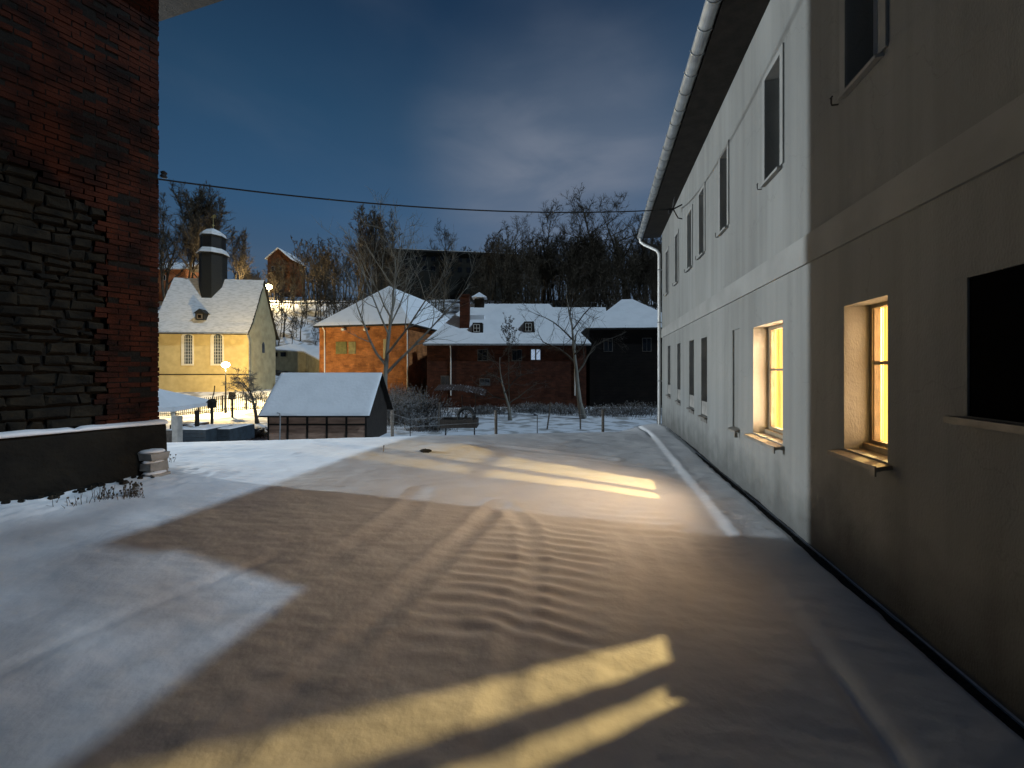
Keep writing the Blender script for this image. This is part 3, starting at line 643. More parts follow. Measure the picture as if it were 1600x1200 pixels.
# cable across the yard
A = Vector(Bp(-.03, .11, 5.12)); B = Vector((XW-.30, yb, zb+.02)); pts = []
A = W(241, 279, 6.6)
for q in range(31):
    t_ = q/30; p = A.lerp(B, t_); p.z -= .30*4*t_*(1-t_)*.9; pts.append(tuple(p))
tag(MB().tube(pts, .014, 6).build('overhead_cable', M['black_metal'], loc=tuple(A)), 'black overhead cable strung from the brick building to the white house', 'cable')
# stone step stack with snow at the brick corner
stp = empty('corner_blocks', W(243, 745, 6.3), 'snow capped stone blocks stacked against the brick corner', 'stone blocks')
m_ = MB(); c = W(241, 745, 6.25); random.seed(3)
for (dz0, dz1, hw, ox) in ((-.05, .12, .12, .05), (.17, .30, .10, .02), (.33, .46, .14, 0)): m_.box(c.x+ox-hw, c.x+ox+hw, c.y-.14, c.y+.12, dz0, dz1, .012)
m_.box(c.x-.06, c.x+.12, c.y-.08, c.y+.12, .12, .34, .01); m_.build('block', M['concrete'], stp)
m_ = MB()
for (z_, hw, ox) in ((.12, .13, .05), (.30, .11, .02), (.46, .17, 0)): m_.blobby((c.x+ox, c.y-.02, z_+.015), hw, .16, .035, 12, .08)
m_.build('snow_cap', M['snow'], stp, smooth=True)
# dead stalks and stones by the plinth
random.seed(21)
for k, (px, py, nn, lab) in enumerate(((205, 778, 60, 'dead weed tuft nearest the brick corner, poking through snow'), (165, 783, 34, 'thin dry weed stalks in snow left of the larger tuft'), (113, 793, 10, 'small sparse weed tuft in snow under the dark plinth'), (262, 722, 14, 'few dry stalks in the snow beside the stone blocks'))):
    d = CH*F/(py-578); p = W(px, py, d); p.z = float(yard_h(np.array([p.x]), np.array([p.y]))[0]); m_ = MB()
    for q in range(nn):
        a = p+Vector((random.gauss(0, .09), random.gauss(0, .05), -.02)); m_.tube([p+Vector((0, 0, -.03)), a], .004, 3); h_ = random.uniform(.05, .20); b_ = a+Vector((random.gauss(0, .03), random.gauss(0, .03), h_))
        m_.tube([a, (a+b_)/2+Vector((random.gauss(0, .01), 0, 0)), b_], [.004, .003, .002], 3)
        if random.random() < .5: m_.blobby(b_, .012, .012, .016, 6)
    tag(m_.build('weed_tuft', M['bark'], loc=tuple(p)), lab, 'weeds', 'weeds at the foot of the brick building')
m_ = MB(); random.seed(8)
for q in range(90):
    s_ = random.uniform(0.1, 5.5); n_ = random.uniform(.20, .5)*random.uniform(.5, 1); p = Vector(Bp(s_, n_, 0)); z_ = float(yard_h(np.array([p.x]), np.array([p.y]))[0])
    r_ = random.uniform(.012, .06); m_.blobby((p.x, p.y, z_+r_*.3), r_*1.4, r_, r_*.7, 8, .25)
tag(m_.build('rubble', M['stone'], loc=Bp(2, .3, 0)), 'small dark rubble lying in snow along the brick building', kind='stuff')
p = W(665, 708, CH*F/(708-578)); p.z = float(yard_h(np.array([p.x]), np.array([p.y]))[0])
m_ = MB(); m_.blobby((p.x, p.y, p.z+.02), .13, .07, .05, 10, .3); tag(m_.build('dark_stone', M['rubber'], loc=tuple(p)), 'dark stone lying on the snowy mound in mid yard', 'stone')
p = W(599, 704, CH*F/(706-578)); p.z = float(yard_h(np.array([p.x]), np.array([p.y]))[0])
m_ = MB(); m_.tube([p, p+Vector((.01, 0, .12))], .008, 4); m_.blobby(p+Vector((.012, 0, .13)), .02, .02, .015, 6); tag(m_.build('short_stake', M['wood_grey'], loc=tuple(p)), 'short thin stake standing in the snow left of the stone', 'stake')

# street lamps
def street_lamp(base, head, label, power, colr, glow, arm=.0, rad=.15, group='street lamps', grad=.33, aim=None):
    o = empty('street_lamp', base, label, 'street lamp', group)
    m_ = MB(); m_.tube([base, (base[0], base[1], head[2]+.12)], [.07, .045], 8); m_.lathe(base, [(.11, 0), (.11, .5), (.07, .6)], 8)
    if arm: m_.tube([(base[0], base[1], head[2]+.05), (head[0], head[1], head[2]+.12)], .03, 6)
    m_.build('pole', M['black_metal'], o)
    m_ = MB(); m_.lathe((head[0], head[1], head[2]+.10), [(.30, 0), (.24, .06), (.06, .12), (.02, .14)], 12); m_.build('lamp_hood', M['black_metal'], o)
    m_ = MB(); m_.blobby((head[0], head[1], head[2]), grad, grad, grad*.8, 14, 0); g = m_.build('lamp_globe', glow, o, smooth=True)
    g.visible_shadow = True
    l = point('street_lamp_light', (head[0], head[1], head[2]-grad-.1), power, colr, rad, o)
    if aim:
        sd = bpy.data.lights.new('street_lamp_light', 'SPOT'); sd.energy = power; sd.color = colr; sd.shadow_soft_size = rad; sd.spot_size = math.radians(54); sd.spot_blend = .5
        l.data = sd if l.data.type == 'SPOT' else l.data; p_ = l.location.copy(); bpy.data.objects.remove(l)
        l = bpy.data.objects.new('street_lamp_light', sd); col.objects.link(l); l.parent = o; l.location = p_
        l.rotation_euler = (Vector(head)-Vector(aim)).to_track_quat('Z', 'Y').to_euler()
    return o
# ------------------------------------------------------------------ garden hut, gazebo, beds, fences in the dip
GD = 22.0
hx = empty('garden_hut', G(510, GD), 'low timber framed hut with a thick smooth snow roof in mid picture', 'hut')
def ldfr(l, d, ang=0):
    p = LD(l, d); return Fr(p, YAW+ang)
# local frame for the hut: x = image right, y = away
hl = lambda px, d=GD: (px-800)/F*d
fr = ldfr(0, GD)
x0, x1 = hl(419), hl(572); ze = CH-60*GD/F; gz0 = -2.6
dep = 3.6
m_ = MB(fr); m_.box(x0, x1, 0, dep, gz0, ze+.02); zr = ze+2.0
m_.prism([(x1, 0, ze+.02), (x1, dep, ze+.02), (x1, dep/2, zr-.15)], (-.02, 0, 0)); m_.prism([(x0, 0, ze+.02), (x0, dep, ze+.02), (x0, dep/2, zr-.15)], (.02, 0, 0))
infill = mat('hut_infill', (.44, .28, .20), .9, c2=(.27, .17, .12), nscale=2.5, bump=.02, bscale=7, stretch=(.6, .6, 3)); m_.build('wall', infill, hx)
m_ = MB(fr); W5 = (x1-x0)/5
for k in range(6):
    xx = x0+W5*k; m_.box(max(xx-.055, x0-.02), min(xx+.055, x1+.02), -.035, -.001, gz0, ze)
m_.box(x0, x1, -.028, -.001, ze-.12, ze-.005); m_.box(x0, x1, -.030, -.001, ze-.98, ze-.88)
m_.build('timber_frame', M['wood_dark'], hx)
m_ = MB(fr); xx = x1+.001; rnd = random.Random(2); y = 0
while y < dep-.02:
    b_ = min(y+.16, dep); zt_ = lambda yy: ze+ (zr-.15-ze)*(1-abs(yy-dep/2)/(dep/2)); o_ = rnd.uniform(.012, .03)
    m_.prism([(xx, y+.005, ze-.3), (xx, b_-.005, ze-.3), (xx, b_-.005, zt_(b_-.005)), (xx, y+.005, zt_(y+.005))], (o_, 0, 0)); y += .16
m_.box(xx, xx+.05, 0, .14, gz0, ze-.3); m_.box(xx, xx+.02, .14, dep, gz0, ze-.3)
m_.build('gable_boards', M['wood_gable'], hx)
ov = .35
m_ = MB(fr); xl, xr_ = x0-.35, x1+.32
sl = (zr-ze)/(dep/2)
for sgn in (0, 1):
    ya, yb_ = (-ov, dep/2) if not sgn else (dep/2, dep+ov)
    za, zb_ = (ze-ov*sl, zr) if not sgn else (zr, ze-ov*sl)
    m_.slab([(xl, ya, za), (xr_, ya, za), (xr_, yb_, zb_), (xl, yb_, zb_)], .09)
rf = m_.build('roof', M['wood_dark'], hx)
def snowsheet(fr, P00, P10, P11, P01, th, name, m, parent, nu=40, nv=20, am=.03, seed=0, edge=.04):
    """an uneven blanket of snow over a (possibly trapezoid) roof plane, with its edge thickness"""
    P = [np.array(p, float) for p in (P00, P10, P11, P01)]; V = []; top = {}
    for j in range(nv+1):
        for i in range(nu+1):
            u, v = i/nu, j/nv
            e = 0
            if i in (0, nu): u += (1 if i == 0 else -1)*edge*.12*float(vnoise(np.array([j*.9+seed]), np.array([3.]))[0])
            p = (P[0]*(1-u)+P[1]*u)*(1-v)+(P[3]*(1-u)+P[2]*u)*v
            q = p.copy(); bd = min(i, nu-i, j, nv-j)
            q[2] += th*(0.35 if bd == 0 else .9 if bd == 1 else 1)+am*float(fbm(np.array([p[0]*.9+seed]), np.array([p[1]*1.5+p[2]]), 3)[0])
            if j == 0: q[1] += .04*float(vnoise(np.array([i*.6+seed]), np.array([9.]))[0])-.02
            V.append(tuple(q))
    n = len(V); nu1 = nu+1
    Fc = [(j*nu1+i, j*nu1+i+1, (j+1)*nu1+i+1, (j+1)*nu1+i) for j in range(nv) for i in range(nu)]
    ring = [i for i in range(nu1)]+[j*nu1+nu for j in range(1, nv+1)]+[nv*nu1+i for i in range(nu-1, -1, -1)]+[j*nu1 for j in range(nv-1, 0, -1)]
    for k, r in enumerate(ring):
        i, j = r % nu1, r//nu1; u, v = i/nu, j/nv
        p = (P[0]*(1-u)+P[1]*u)*(1-v)+(P[3]*(1-u)+P[2]*u)*v; V.append((p[0], p[1], p[2]+.003))
    R_ = len(ring)
    Fc += [(ring[k], n+k, n+(k+1) % R_, ring[(k+1) % R_]) for k in range(R_)]
    return link(name, [fr(*p) for p in V], Fc, m, parent, smooth=True)
snowsheet(fr, (xl, -ov, ze-ov*sl), (xr_, -ov, ze-ov*sl), (xr_, dep/2, zr), (xl, dep/2, zr), .10, 'roof_snow', M['snow_roof'], rf, 50, 26, .04, 1)
snowsheet(fr, (xl, dep/2, zr), (xr_, dep/2, zr), (xr_, dep+ov, ze-ov*sl), (xl, dep+ov, ze-ov*sl), .08, 'roof_snow', M['snow_roof'], rf, 20, 8, .04, 2)
# bent pipe in front of the hut
p = W(435, 680, 20); m_ = MB(); q0 = W(439, 690, 20.2); m_.tube([W(437, 695, 20), W(438, 652, 20), W(437, 646, 20), W(433, 645, 20)], .03, 6)
tag(m_.build('standpipe', M['zinc'], loc=tuple(W(437, 695, 20))), 'bent metal standpipe in front of the hut wall', 'pipe')
# gazebo
gp = W(262, 632, 21); gz_ = CH-54*21/F
go = empty('garden_gazebo', (gp.x, gp.y, -2.3), 'small gazebo with a snow covered pyramid canopy beside the brick building', 'gazebo')
fr = ldfr((238-800)/F*21, 21, .25); s2 = 2.1; za = 1.45
for k in range(4):
    a = math.pi/2*k; c_, d_ = math.cos(a), math.sin(a)
gm = MB(fr); rim = [(-s2, -s2), (s2, -s2), (s2, s2), (-s2, s2)]
V = []; 
gm.v = []; 
gm.add([(x, y, gz_) for x, y in rim]+[(x*.45, y*.45, gz_+.5) for x, y in rim]+[(0, 0, gz_+.95)]+[(x, y, gz_-.22) for x, y in rim], [(0, 1, 5, 4), (1, 2, 6, 5), (2, 3, 7, 6), (3, 0, 4, 7), (4, 5, 8), (5, 6, 8), (6, 7, 8), (7, 4, 8), (0, 9, 10, 1), (1, 10, 11, 2), (2, 11, 12, 3), (3, 12, 9, 0)])
gm.build('canopy', M['snow_roof'], go)
for x, y in rim:
    m_ = MB(fr); m_.box(x*.93-.06, x*.93+.06, y*.93-.06, y*.93+.06, -2.4, gz_-.01); m_.build('post', M['white_paint'], go)
# garden posts
for px, d, yt, w_, lab, mm in ((277, 13.5, 650, .20, 'square grey concrete post in front of the gazebo', 'concrete'), (308, 17, 641, .12, 'dark wooden post right of the gazebo canopy', 'wood_dark'), (331, 19, 628, .07, 'slim post capped with a dark bird box beside the gazebo', 'wood_dark')):
    t_ = W(px, yt, d); b_ = G(px, d, -.1); m_ = MB(Fr((b_.x, b_.y, 0), YAW)); m_.box(-w_/2, w_/2, -w_/2, w_/2, b_.z, t_.z, .008)
    if 'bird' in lab: m_.box(-.13, .13, -.12, .12, t_.z-.30, t_.z-.02); m_.prism([(-.18, -.16, t_.z-.02), (.18, -.16, t_.z-.02), (0, -.16, t_.z+.16)], (0, .32, 0)); m_.tube([(0, 0, t_.z+.1), (.1, 0, t_.z+.45), (.14, 0, t_.z+.8)], .025, 5)
    tag(m_.build('garden_post', M[mm], loc=tuple(b_)), lab, 'post', 'posts in the garden by the gazebo')
def bed(pxa, pxb, d, yt, label, mm, dd=1.6):
    a = W(pxa, yt, d); p = G((pxa+pxb)/2, d); o = empty('raised_bed', p, label, 'raised bed', 'raised beds in the garden')
    fr = ldfr(0, d); xa, xb = hl(pxa, d), hl(pxb, d); zt_ = a.z
    m_ = MB(fr)
    for q in range(4): m_.box(xa, xb, 0, .04, zt_-.02-(q+1)*.16, zt_-.03-q*.16); m_.box(xa, xb, dd-.04, dd, zt_-.02-(q+1)*.16, zt_-.03-q*.16)
    m_.box(xa, xa+.04, .04, dd-.04, zt_-.66, zt_-.03); m_.box(xb-.04, xb, .04, dd-.04, zt_-.66, zt_-.03); m_.build('boards', M[mm], o)
    snowsheet(fr, (xa+.02, .02, zt_-.02), (xb-.02, .02, zt_-.02), (xb-.02, dd-.02, zt_-.02), (xa+.02, dd-.02, zt_-.02), .04, 'snow', M['snow'], o, 20, 8, .05, 5)
bed(282, 322, 16, 671, 'dark boarded raised bed under snow behind the concrete post', 'bed_blue')
bed(323, 359, 16.6, 670, 'blue black raised bed at the right of the bed row', 'bed_blue')
bed(255, 274, 16.3, 672, 'slatted raised bed between the brick corner and the concrete post', 'wood_grey')
bed(265, 301, 22, 663, 'reddish brick garden bed below the gazebo', 'wood_brown', 1.2)
# iron fence along the lane
fo_ = empty('iron_fence', G(300, 35.5), 'black iron railing fence standing in front of the yellow church', 'fence')
m_ = MB(); rails = MB(); PB = []
for px in np.arange(236, 416, 3.1):
    d = 35.5+(px-236)*.012; PB.append((px, d))
for px, d in PB:
    b_ = G(px, d); m_.tube([(b_.x, b_.y, b_.z-.1), (b_.x, b_.y, b_.z+1.5)], .028, 4)
m_.build('bars', M['black_metal'], fo_)
for zz in (.22, 1.22):
    rails.tube([tuple(G(px, d)+Vector((0, 0, zz))) for px, d in PB[::4]], .04, 4)
rails.build('rails', M['black_metal'], fo_)
for px, d in PB[::12]:
    b_ = G(px, d); m_ = MB(); m_.box(b_.x-.06, b_.x+.06, b_.y-.06, b_.y+.06, b_.z-.1, b_.z+1.55); m_.build('post', M['black_metal'], fo_)
# meter post with a box
b_ = G(363, 34); m_ = MB(); m_.tube([b_, b_+Vector((0, 0, 1.7))], .09, 8); m_.box(b_.x-.2, b_.x+.2, b_.y-.15, b_.y+.15, b_.z+1.6, b_.z+2.25)
tag(m_.build('box_post', M['wood_dark'], loc=tuple(b_)), 'stout post with a box on top by the iron fence', 'post')
# lane street lamp in front of the church
hd = W(352.6, 570, 36.5); bs = G(352.6, 36.5)
street_lamp(tuple(bs), tuple(hd), 'lit street lamp glowing in front of the yellow church', P_CHURCH, (1, .71, .30), M['lamp_glow'])
hd = W(420, 448, 96); bs = G(420, 96)

street_lamp(tuple(bs), tuple(hd), 'distant lit street lamp on the hillside road behind the church', P_HILL, (1, .74, .36), M['hill_glow'], rad=.3, grad=.75)
b_ = Vector((-30.2, 6.45, -1.5)); street_lamp(tuple(b_), (-30.0, 6.37, 3.9), 'cold white street lamp beyond the brick building', P_SIDE, (.84, .94, 1), M['lamp_cool'], arm=1, rad=.16, aim=(2.1, 8.5, 3.0))

# wire field fence
ff = empty('field_fence', G(775, 14), 'wire field fence with weathered posts along the edge of the yard', 'fence')
fpts = []
for px, d, yt, w_, wood in ((613, 15.5, 641, .13, 1), (641, 15.0, 650, .035, 0), (775, 14.2, 641, .11, 1), (839.5, 14.2, 648, .035, 0), (942, 14.2, 640, .10, 1), (1027, 14.6, 650, .03, 0)):
    b_ = G(px, d); t_ = W(px, yt, d); m_ = MB()
    if wood: m_.tube([(b_.x, b_.y, b_.z-.2), (b_.x, b_.y, t_.z)], [w_*.55, w_*.5], 7)
    else: m_.tube([(b_.x, b_.y, b_.z-.2), (b_.x, b_.y, t_.z)], w_*.5, 5)
    m_.build('post', M['wood_grey'] if wood else M['black_metal'], ff); fpts.append((b_, t_.z))
m_ = MB()
for fz in (.12, .42, .70):
    m_.tube([(b_.x, b_.y-.05, t_-fz*1.0) for b_, t_ in fpts], .006, 3)
m_.build('wire', M['zinc'], ff)
# feed wagon with a wheel
wg = empty('feed_trailer', G(716, 17), 'small dark box trailer with a spoked wheel on top in the snow', 'trailer')
fr = ldfr(0, 17.5); D_ = 17.5; xa, xb = hl(687, D_), hl(745, D_); zt_, zb_ = CH-78*D_/F, CH-91*D_/F
m_ = MB(fr)
for q in range(3): hh = (zt_-zb_)/3; m_.box(xa, xb, 0, .03, zb_+q*hh+.006, zb_+(q+1)*hh); m_.box(xa, xb, .97, 1.0, zb_+q*hh+.006, zb_+(q+1)*hh)
m_.box(xa, xa+.03, .03, .97, zb_, zt_); m_.box(xb-.03, xb, .03, .97, zb_, zt_); m_.box(xa+.03, xb-.03, .03, .97, zb_, zb_+.04); m_.build('box', M['wood_gable'], wg)
for xx in (xa+.25, xb-.12):
    m_ = MB(fr); m_.box(xx-.03, xx+.03, .1, .16, zb_-.8, zb_-.001); m_.build('leg', M['black_metal'], wg)
m_ = MB(fr); cx, cz, R_ = hl(726, D_), zt_+.12, hl(812.5, D_)
R_ = 12.5/F*D_
m_.tube([(cx+R_*math.cos(a), .5, cz+R_*math.sin(a)) for a in np.linspace(0, 2*math.pi, 25)], .085, 8, False)
wl = m_.build('wheel', M['rubber'], wg)
m_ = MB(fr)
for a in np.linspace(0, math.pi, 5)[:-1]: m_.tube([(cx-R_*math.cos(a), .5, cz-R_*math.sin(a)), (cx+R_*math.cos(a), .5, cz+R_*math.sin(a))], .018, 4)
m_.tube([(cx, .4, cz), (cx, .6, cz)], .07, 8); m_.build('spokes', M['wood_dark'], wl)
# corrugated shelter
sh = empty('corrugated_shelter', G(716, 30), 'open shelter with a rusty corrugated roof on thin posts before the brick house', 'shelter')
a0, a1 = W(677, 610, 30), W(758, 618, 30); n = 60; V = []; Fc = []
dvv = Vector((FW[0], FW[1], 0))
for q in range(n+1):
    t_ = q/n; p = a0.lerp(a1, t_); p.z += .25*math.sin(math.pi*t_)*.8+.04*math.sin(q*1.9)
    V += [tuple(p), tuple(p+dvv*2.2+Vector((0, 0, .35))), tuple(p-Vector((0, 0, .05))), tuple(p+dvv*2.2+Vector((0, 0, .30)))]
for q in range(n): b_ = 4*q; Fc += [(b_, b_+4, b_+5, b_+1), (b_+2, b_+3, b_+7, b_+6), (b_, b_+2, b_+6, b_+4)]
link('roof', V, Fc, mat('rust', (.05, .032, .026), .8, c2=(.3, .3, .32), nscale=3, lo=.34, hi=.40), sh)
for px in (688, 700, 722, 743):
    b_ = G(px, 30.4); m_ = MB(); m_.tube([b_, (b_.x, b_.y, W(px, 617, 30.4).z)], .035, 5); m_.build('post', M['black_metal'], sh)

# ------------------------------------------------------------------ church
beta = math.radians(8); Rc = LD(-412/F*44, 44)
# frame: x along front wall toward the left end is negative; y away
CF = Fr((Rc.x, Rc.y, 0), YAW+beta); CL = 9.5; CS = 6.5; cz0 = -1.2; cE = 6.26; cR = 12.75
ch = empty('yellow_church', CF(-CL/2, 0, -.6), 'small yellow church with a snowy steep roof and black octagonal turret', 'church')
def arch_pts(xc, y, z0, z1, hw, n=8):
    pts = [(xc-hw, y, z0), (xc+hw, y, z0)]
    for q in range(n+1):
        a = math.pi*q/n; pts.append((xc+hw*math.cos(a), y, z1-hw*.55+hw*.55*math.sin(a)))
    return pts
m_ = MB(CF); m_.box(-CL, 0, 0, CS, cz0, cE-.05); m_.build('wall', M['yellow'], ch)
m_ = MB(CF); m_.box(-CL-.03, .0, -.09, -.001, cz0, 1.30); m_.build('plinth', M['yellow'], ch)
m_ = MB(CF); m_.box(-CL-.03, .0, -.13, -.091, 1.22, 1.34); m_.build('plinth_ledge', M['slate'], ch)
# gable wall on the right with bell-cast sides
m_ = MB(CF); gp_ = [(0.004, -.0, cz0), (0.004, CS, cz0), (.004, CS, cE-.1)]
prof = [(-.55, cE-.35), (.35, cE+.95), (1.25, cE+2.6), (CS/2, cR)]
gp_ += [(.004, CS-y-.05, z-.12) for y, z in prof[1:]] + [(.004, y+.05, z-.12) for y, z in prof[1:-1][::-1]] + [(.004, 0, cE-.1)]
m_.prism(gp_, (.05, 0, 0)); m_.build('gable_wall', M['cream'], ch)
m_ = MB(CF); m_.poly(arch_pts(0, 0, 3.55, 5.0, .28)); pts = [(.058, 3.2+p[0], p[2]) for p in m_.v] if 0 else None
m_ = MB(CF); m_.prism([(.055, 3.3-.30+p, z) for p, z in ((0, 3.9), (.6, 3.9), (.6, 4.9), (.42, 5.15), (.3, 5.2), (.18, 5.15), (0, 4.9))], (.02, 0, 0)); gw = m_.build('window', M['dark_glass'], ch)
def pos_on(px, y=0):   # local x on the front wall for a photo column
    d0, l0 = DL(CF(0, y, 0)[0], CF(0, y, 0)[1]); u = (px-800)/F
    # l0 + x cos(beta) = u (d0 + x sin(beta))
    return (u*d0-l0)/(math.cos(beta)-u*math.sin(beta))
def zz_on(px, py, x, y=0):
    d0, _ = DL(CF(x, y, 0)[0], CF(x, y, 0)[1]); return CH+(578-py)/F*d0
for c0, c1 in ((284, 303), (329.5, 350)):
    xa, xb = pos_on(c0), pos_on(c1); z0_, z1_ = zz_on(c0, 571, xa), zz_on(c0, 521, xa); hw = (xb-xa)/2; xc = (xa+xb)/2
    m_ = MB(CF); m_.prism(arch_pts(xc, -.09, z0_, z1_, hw), (0, .088, 0)); wd = m_.build('window', M['white_paint'], ch)
    m_ = MB(CF); hw2 = hw*.62; xc2 = xc+hw*.18; z1b = z1_-.12
    m_.prism(arch_pts(xc2, -.115, z0_+.18, z1b, hw2), (0, .022, 0)); m_.build('pane', mat('church_glass', (.10, .12, .13), .25, noise=.5, nscale=3, spec=.6), wd)
    m_ = MB(CF)
    for q in (-.33, 0, .33): m_.box(xc2+hw2*2*q*.98-.018, xc2+hw2*2*q*.98+.018, -.13, -.116, z0_+.18, z1b-.12)
    zq = z0_+.5
    while zq < z1b-.15: m_.box(xc2-hw2, xc2+hw2, -.128, -.117, zq-.015, zq+.015); zq += .36
    m_.build('glazing_bars', M['white_frame'], wd)
# roof: front and back planes as bell-cast strips with a verge
def cs_roof(side):
    pr = [(y if side == 0 else CS-y, z) for y, z in prof]
    return pr
rfm = MB(CF)
for side in (0, 1):
    pr = cs_roof(side)
    for (ya, za), (yb_, zb_) in zip(pr[:-1], pr[1:]):
        rfm.add([(-CL-.3, ya, za), (.28, ya, za), (.28, yb_, zb_), (-CL-.3, yb_, zb_), (-CL-.3, ya, za-.16), (.28, ya, za-.16), (.28, yb_, zb_-.16), (-CL-.3, yb_, zb_-.16)],
                [(0, 1, 2, 3), (7, 6, 5, 4), (1, 5, 6, 2), (0, 3, 7, 4), (0, 4, 5, 1)])
crf = rfm.build('roof', M['slate'], ch)
V = []; Fc = []; nu = 90; rows = []
pr = prof; nv = 40
for j in range(nv+1):
    t_ = j/nv*(len(pr)-1); k = min(int(t_), len(pr)-2); f_ = t_-k
    y = pr[k][0]*(1-f_)+pr[k+1][0]*f_; z = pr[k][1]*(1-f_)+pr[k+1][1]*f_
    for i in range(nu+1):
        x = -CL-.28+(CL+.52)*i/nu
        th = .05 if j in (0,) else .09
        V.append(CF(x+(.04*random.uniform(-1, 1) if i in (0, nu) else 0), y-th*.6, z+th*.5+.05*float(fbm(np.array([x*1.5]), np.array([z*2.2]), 4)[0])))
for j in range(nv):
    for i in range(nu): q = j*(nu+1)+i; Fc.append((q, q+1, q+nu+2, q+nu+1))
link('roof_snow', V, Fc, M['snow_thin'], crf, smooth=True)
# turret
tc_ = (pos_on(334, CS/2), CS/2-.1)
dT, _ = DL(*CF(tc_[0], tc_[1], 0)[:2]); zT = lambda py: CH+(578-py)/F*dT; rT = lambda w_: w_/2/F*dT/.96/1.26
tu = MB(CF); tu.lathe((tc_[0], tc_[1], 0), [(rT(43), zT(485)), (rT(43), zT(400)), (rT(50), zT(399)), (rT(39), zT(391)), (rT(39), zT(373)), (rT(43), zT(372)), (rT(30), zT(365)), (rT(12), zT(360)), (.03, zT(357))], 8, math.pi/8)
tr_ = tu.build('turret', M['slate'], ch)
tu = MB(CF); tu.lathe((tc_[0], tc_[1], .05), [(rT(52), zT(399)), (rT(40.5), zT(391)), (rT(38), zT(391)), (rT(38), zT(399)-.0)], 8, math.pi/8)
tu.lathe((tc_[0], tc_[1], .06), [(rT(42), zT(371)), (rT(38), zT(367)), (rT(24), zT(362)), (rT(8), zT(359)), (.03, zT(357.5))], 8, math.pi/8)
tu.build('turret_snow', M['snow_thin'], tr_)
tu = MB(CF)
for k in range(8):
    a = math.pi/4*k; cx, cy = tc_[0]+rT(39)*.93*math.cos(a), tc_[1]+rT(39)*.93*math.sin(a)
    ex, ey = -math.sin(a), math.cos(a); hw = .38
    tu.add([(cx+ex*hw*s1, cy+ey*hw*s1, z_) for z_ in (zT(388), zT(376)) for s1 in (-1, 1)], [(0, 1, 3, 2)])
tu.build('louvre', M['black_metal'], tr_)
tu = MB(CF); tu.tube([(tc_[0], tc_[1], zT(359)), (tc_[0], tc_[1], zT(336))], .035, 5); tu.lathe((tc_[0], tc_[1], zT(352)), [(.03, -.1), (.14, 0), (.03, .1)], 10); zf = zT(339)
tu.prism([(tc_[0]-.28, tc_[1], zf), (tc_[0]+.15, tc_[1], zf-.12), (tc_[0]+.35, tc_[1], zf+.12), (tc_[0]+.1, tc_[1], zf+.35), (tc_[0]-.05, tc_[1], zf+.12)], (0, .03, 0))
tu.build('weather_vane', mat('gilt', (.75, .6, .25), .35, metal=.8, noise=.2), tr_)
xd = pos_on(317.5, .6); zd = zz_on(317, 500, xd, .2)
dm = MB(CF); dm.box(xd-.45, xd+.45, .0, 1.6, zd, zd+.75); dm.prism([(xd-.62, -.1, zd+.72), (xd+.62, -.1, zd+.72), (xd, -.1, zd+1.25)], (0, 2.0, 0)); do = dm.build('dormer', M['slate'], crf)
dm = MB(CF); dm.box(xd-.3, xd+.3, -.03, -.002, zd+.1, zd+.66); dm.build('frame', M['wood_grey'], do)
dm = MB(CF); dm.box(xd-.16, xd+.16, -.05, -.031, zd+.2, zd+.55); dm.build('opening', M['opening_dark'], do)
dm = MB(CF); dm.tube([(-CL-.2, -.62, cE-.36), (.3, -.62, cE-.36)], .07, 6); dm.tube([(.12, -.6, cE-.4), (.14, -.2, cE-.9), (.14, -.08, cE-1.3), (.14, -.08, 0)], .05, 6); dm.build('gutter', M['zinc'], ch)

# ------------------------------------------------------------------ houses beyond
def windows(fr, lst, parent, y=0, mf='white_frame', mg='dark_glass'):
    for x0, x1, z0, z1 in lst:
        m_ = MB(fr); m_.box(x0-.07, x1+.07, y-.035, y-.001, z0-.07, z1+.07); wd = m_.build('window', M[mf], parent)
        m_ = MB(fr); mid = (x0+x1)/2; m_.box(x0, mid-.03, y-.05, y-.036, z0, z1); m_.box(mid+.03, x1, y-.05, y-.036, z0, z1); m_.build('pane', M[mg], wd)
def hip_house(name, fr, w_, l_, z0, ze, zr, hip, wallm, label, ovh=.45, thin='snow_roof', hip2=None):
    o = empty(name, fr(w_/2, l_/2, z0), label, 'house'); hip2 = hip if hip2 is None else hip2
    m_ = MB(fr); m_.box(0, w_, 0, l_, z0, ze-.12); m_.build('wall', wallm, o)
    return o
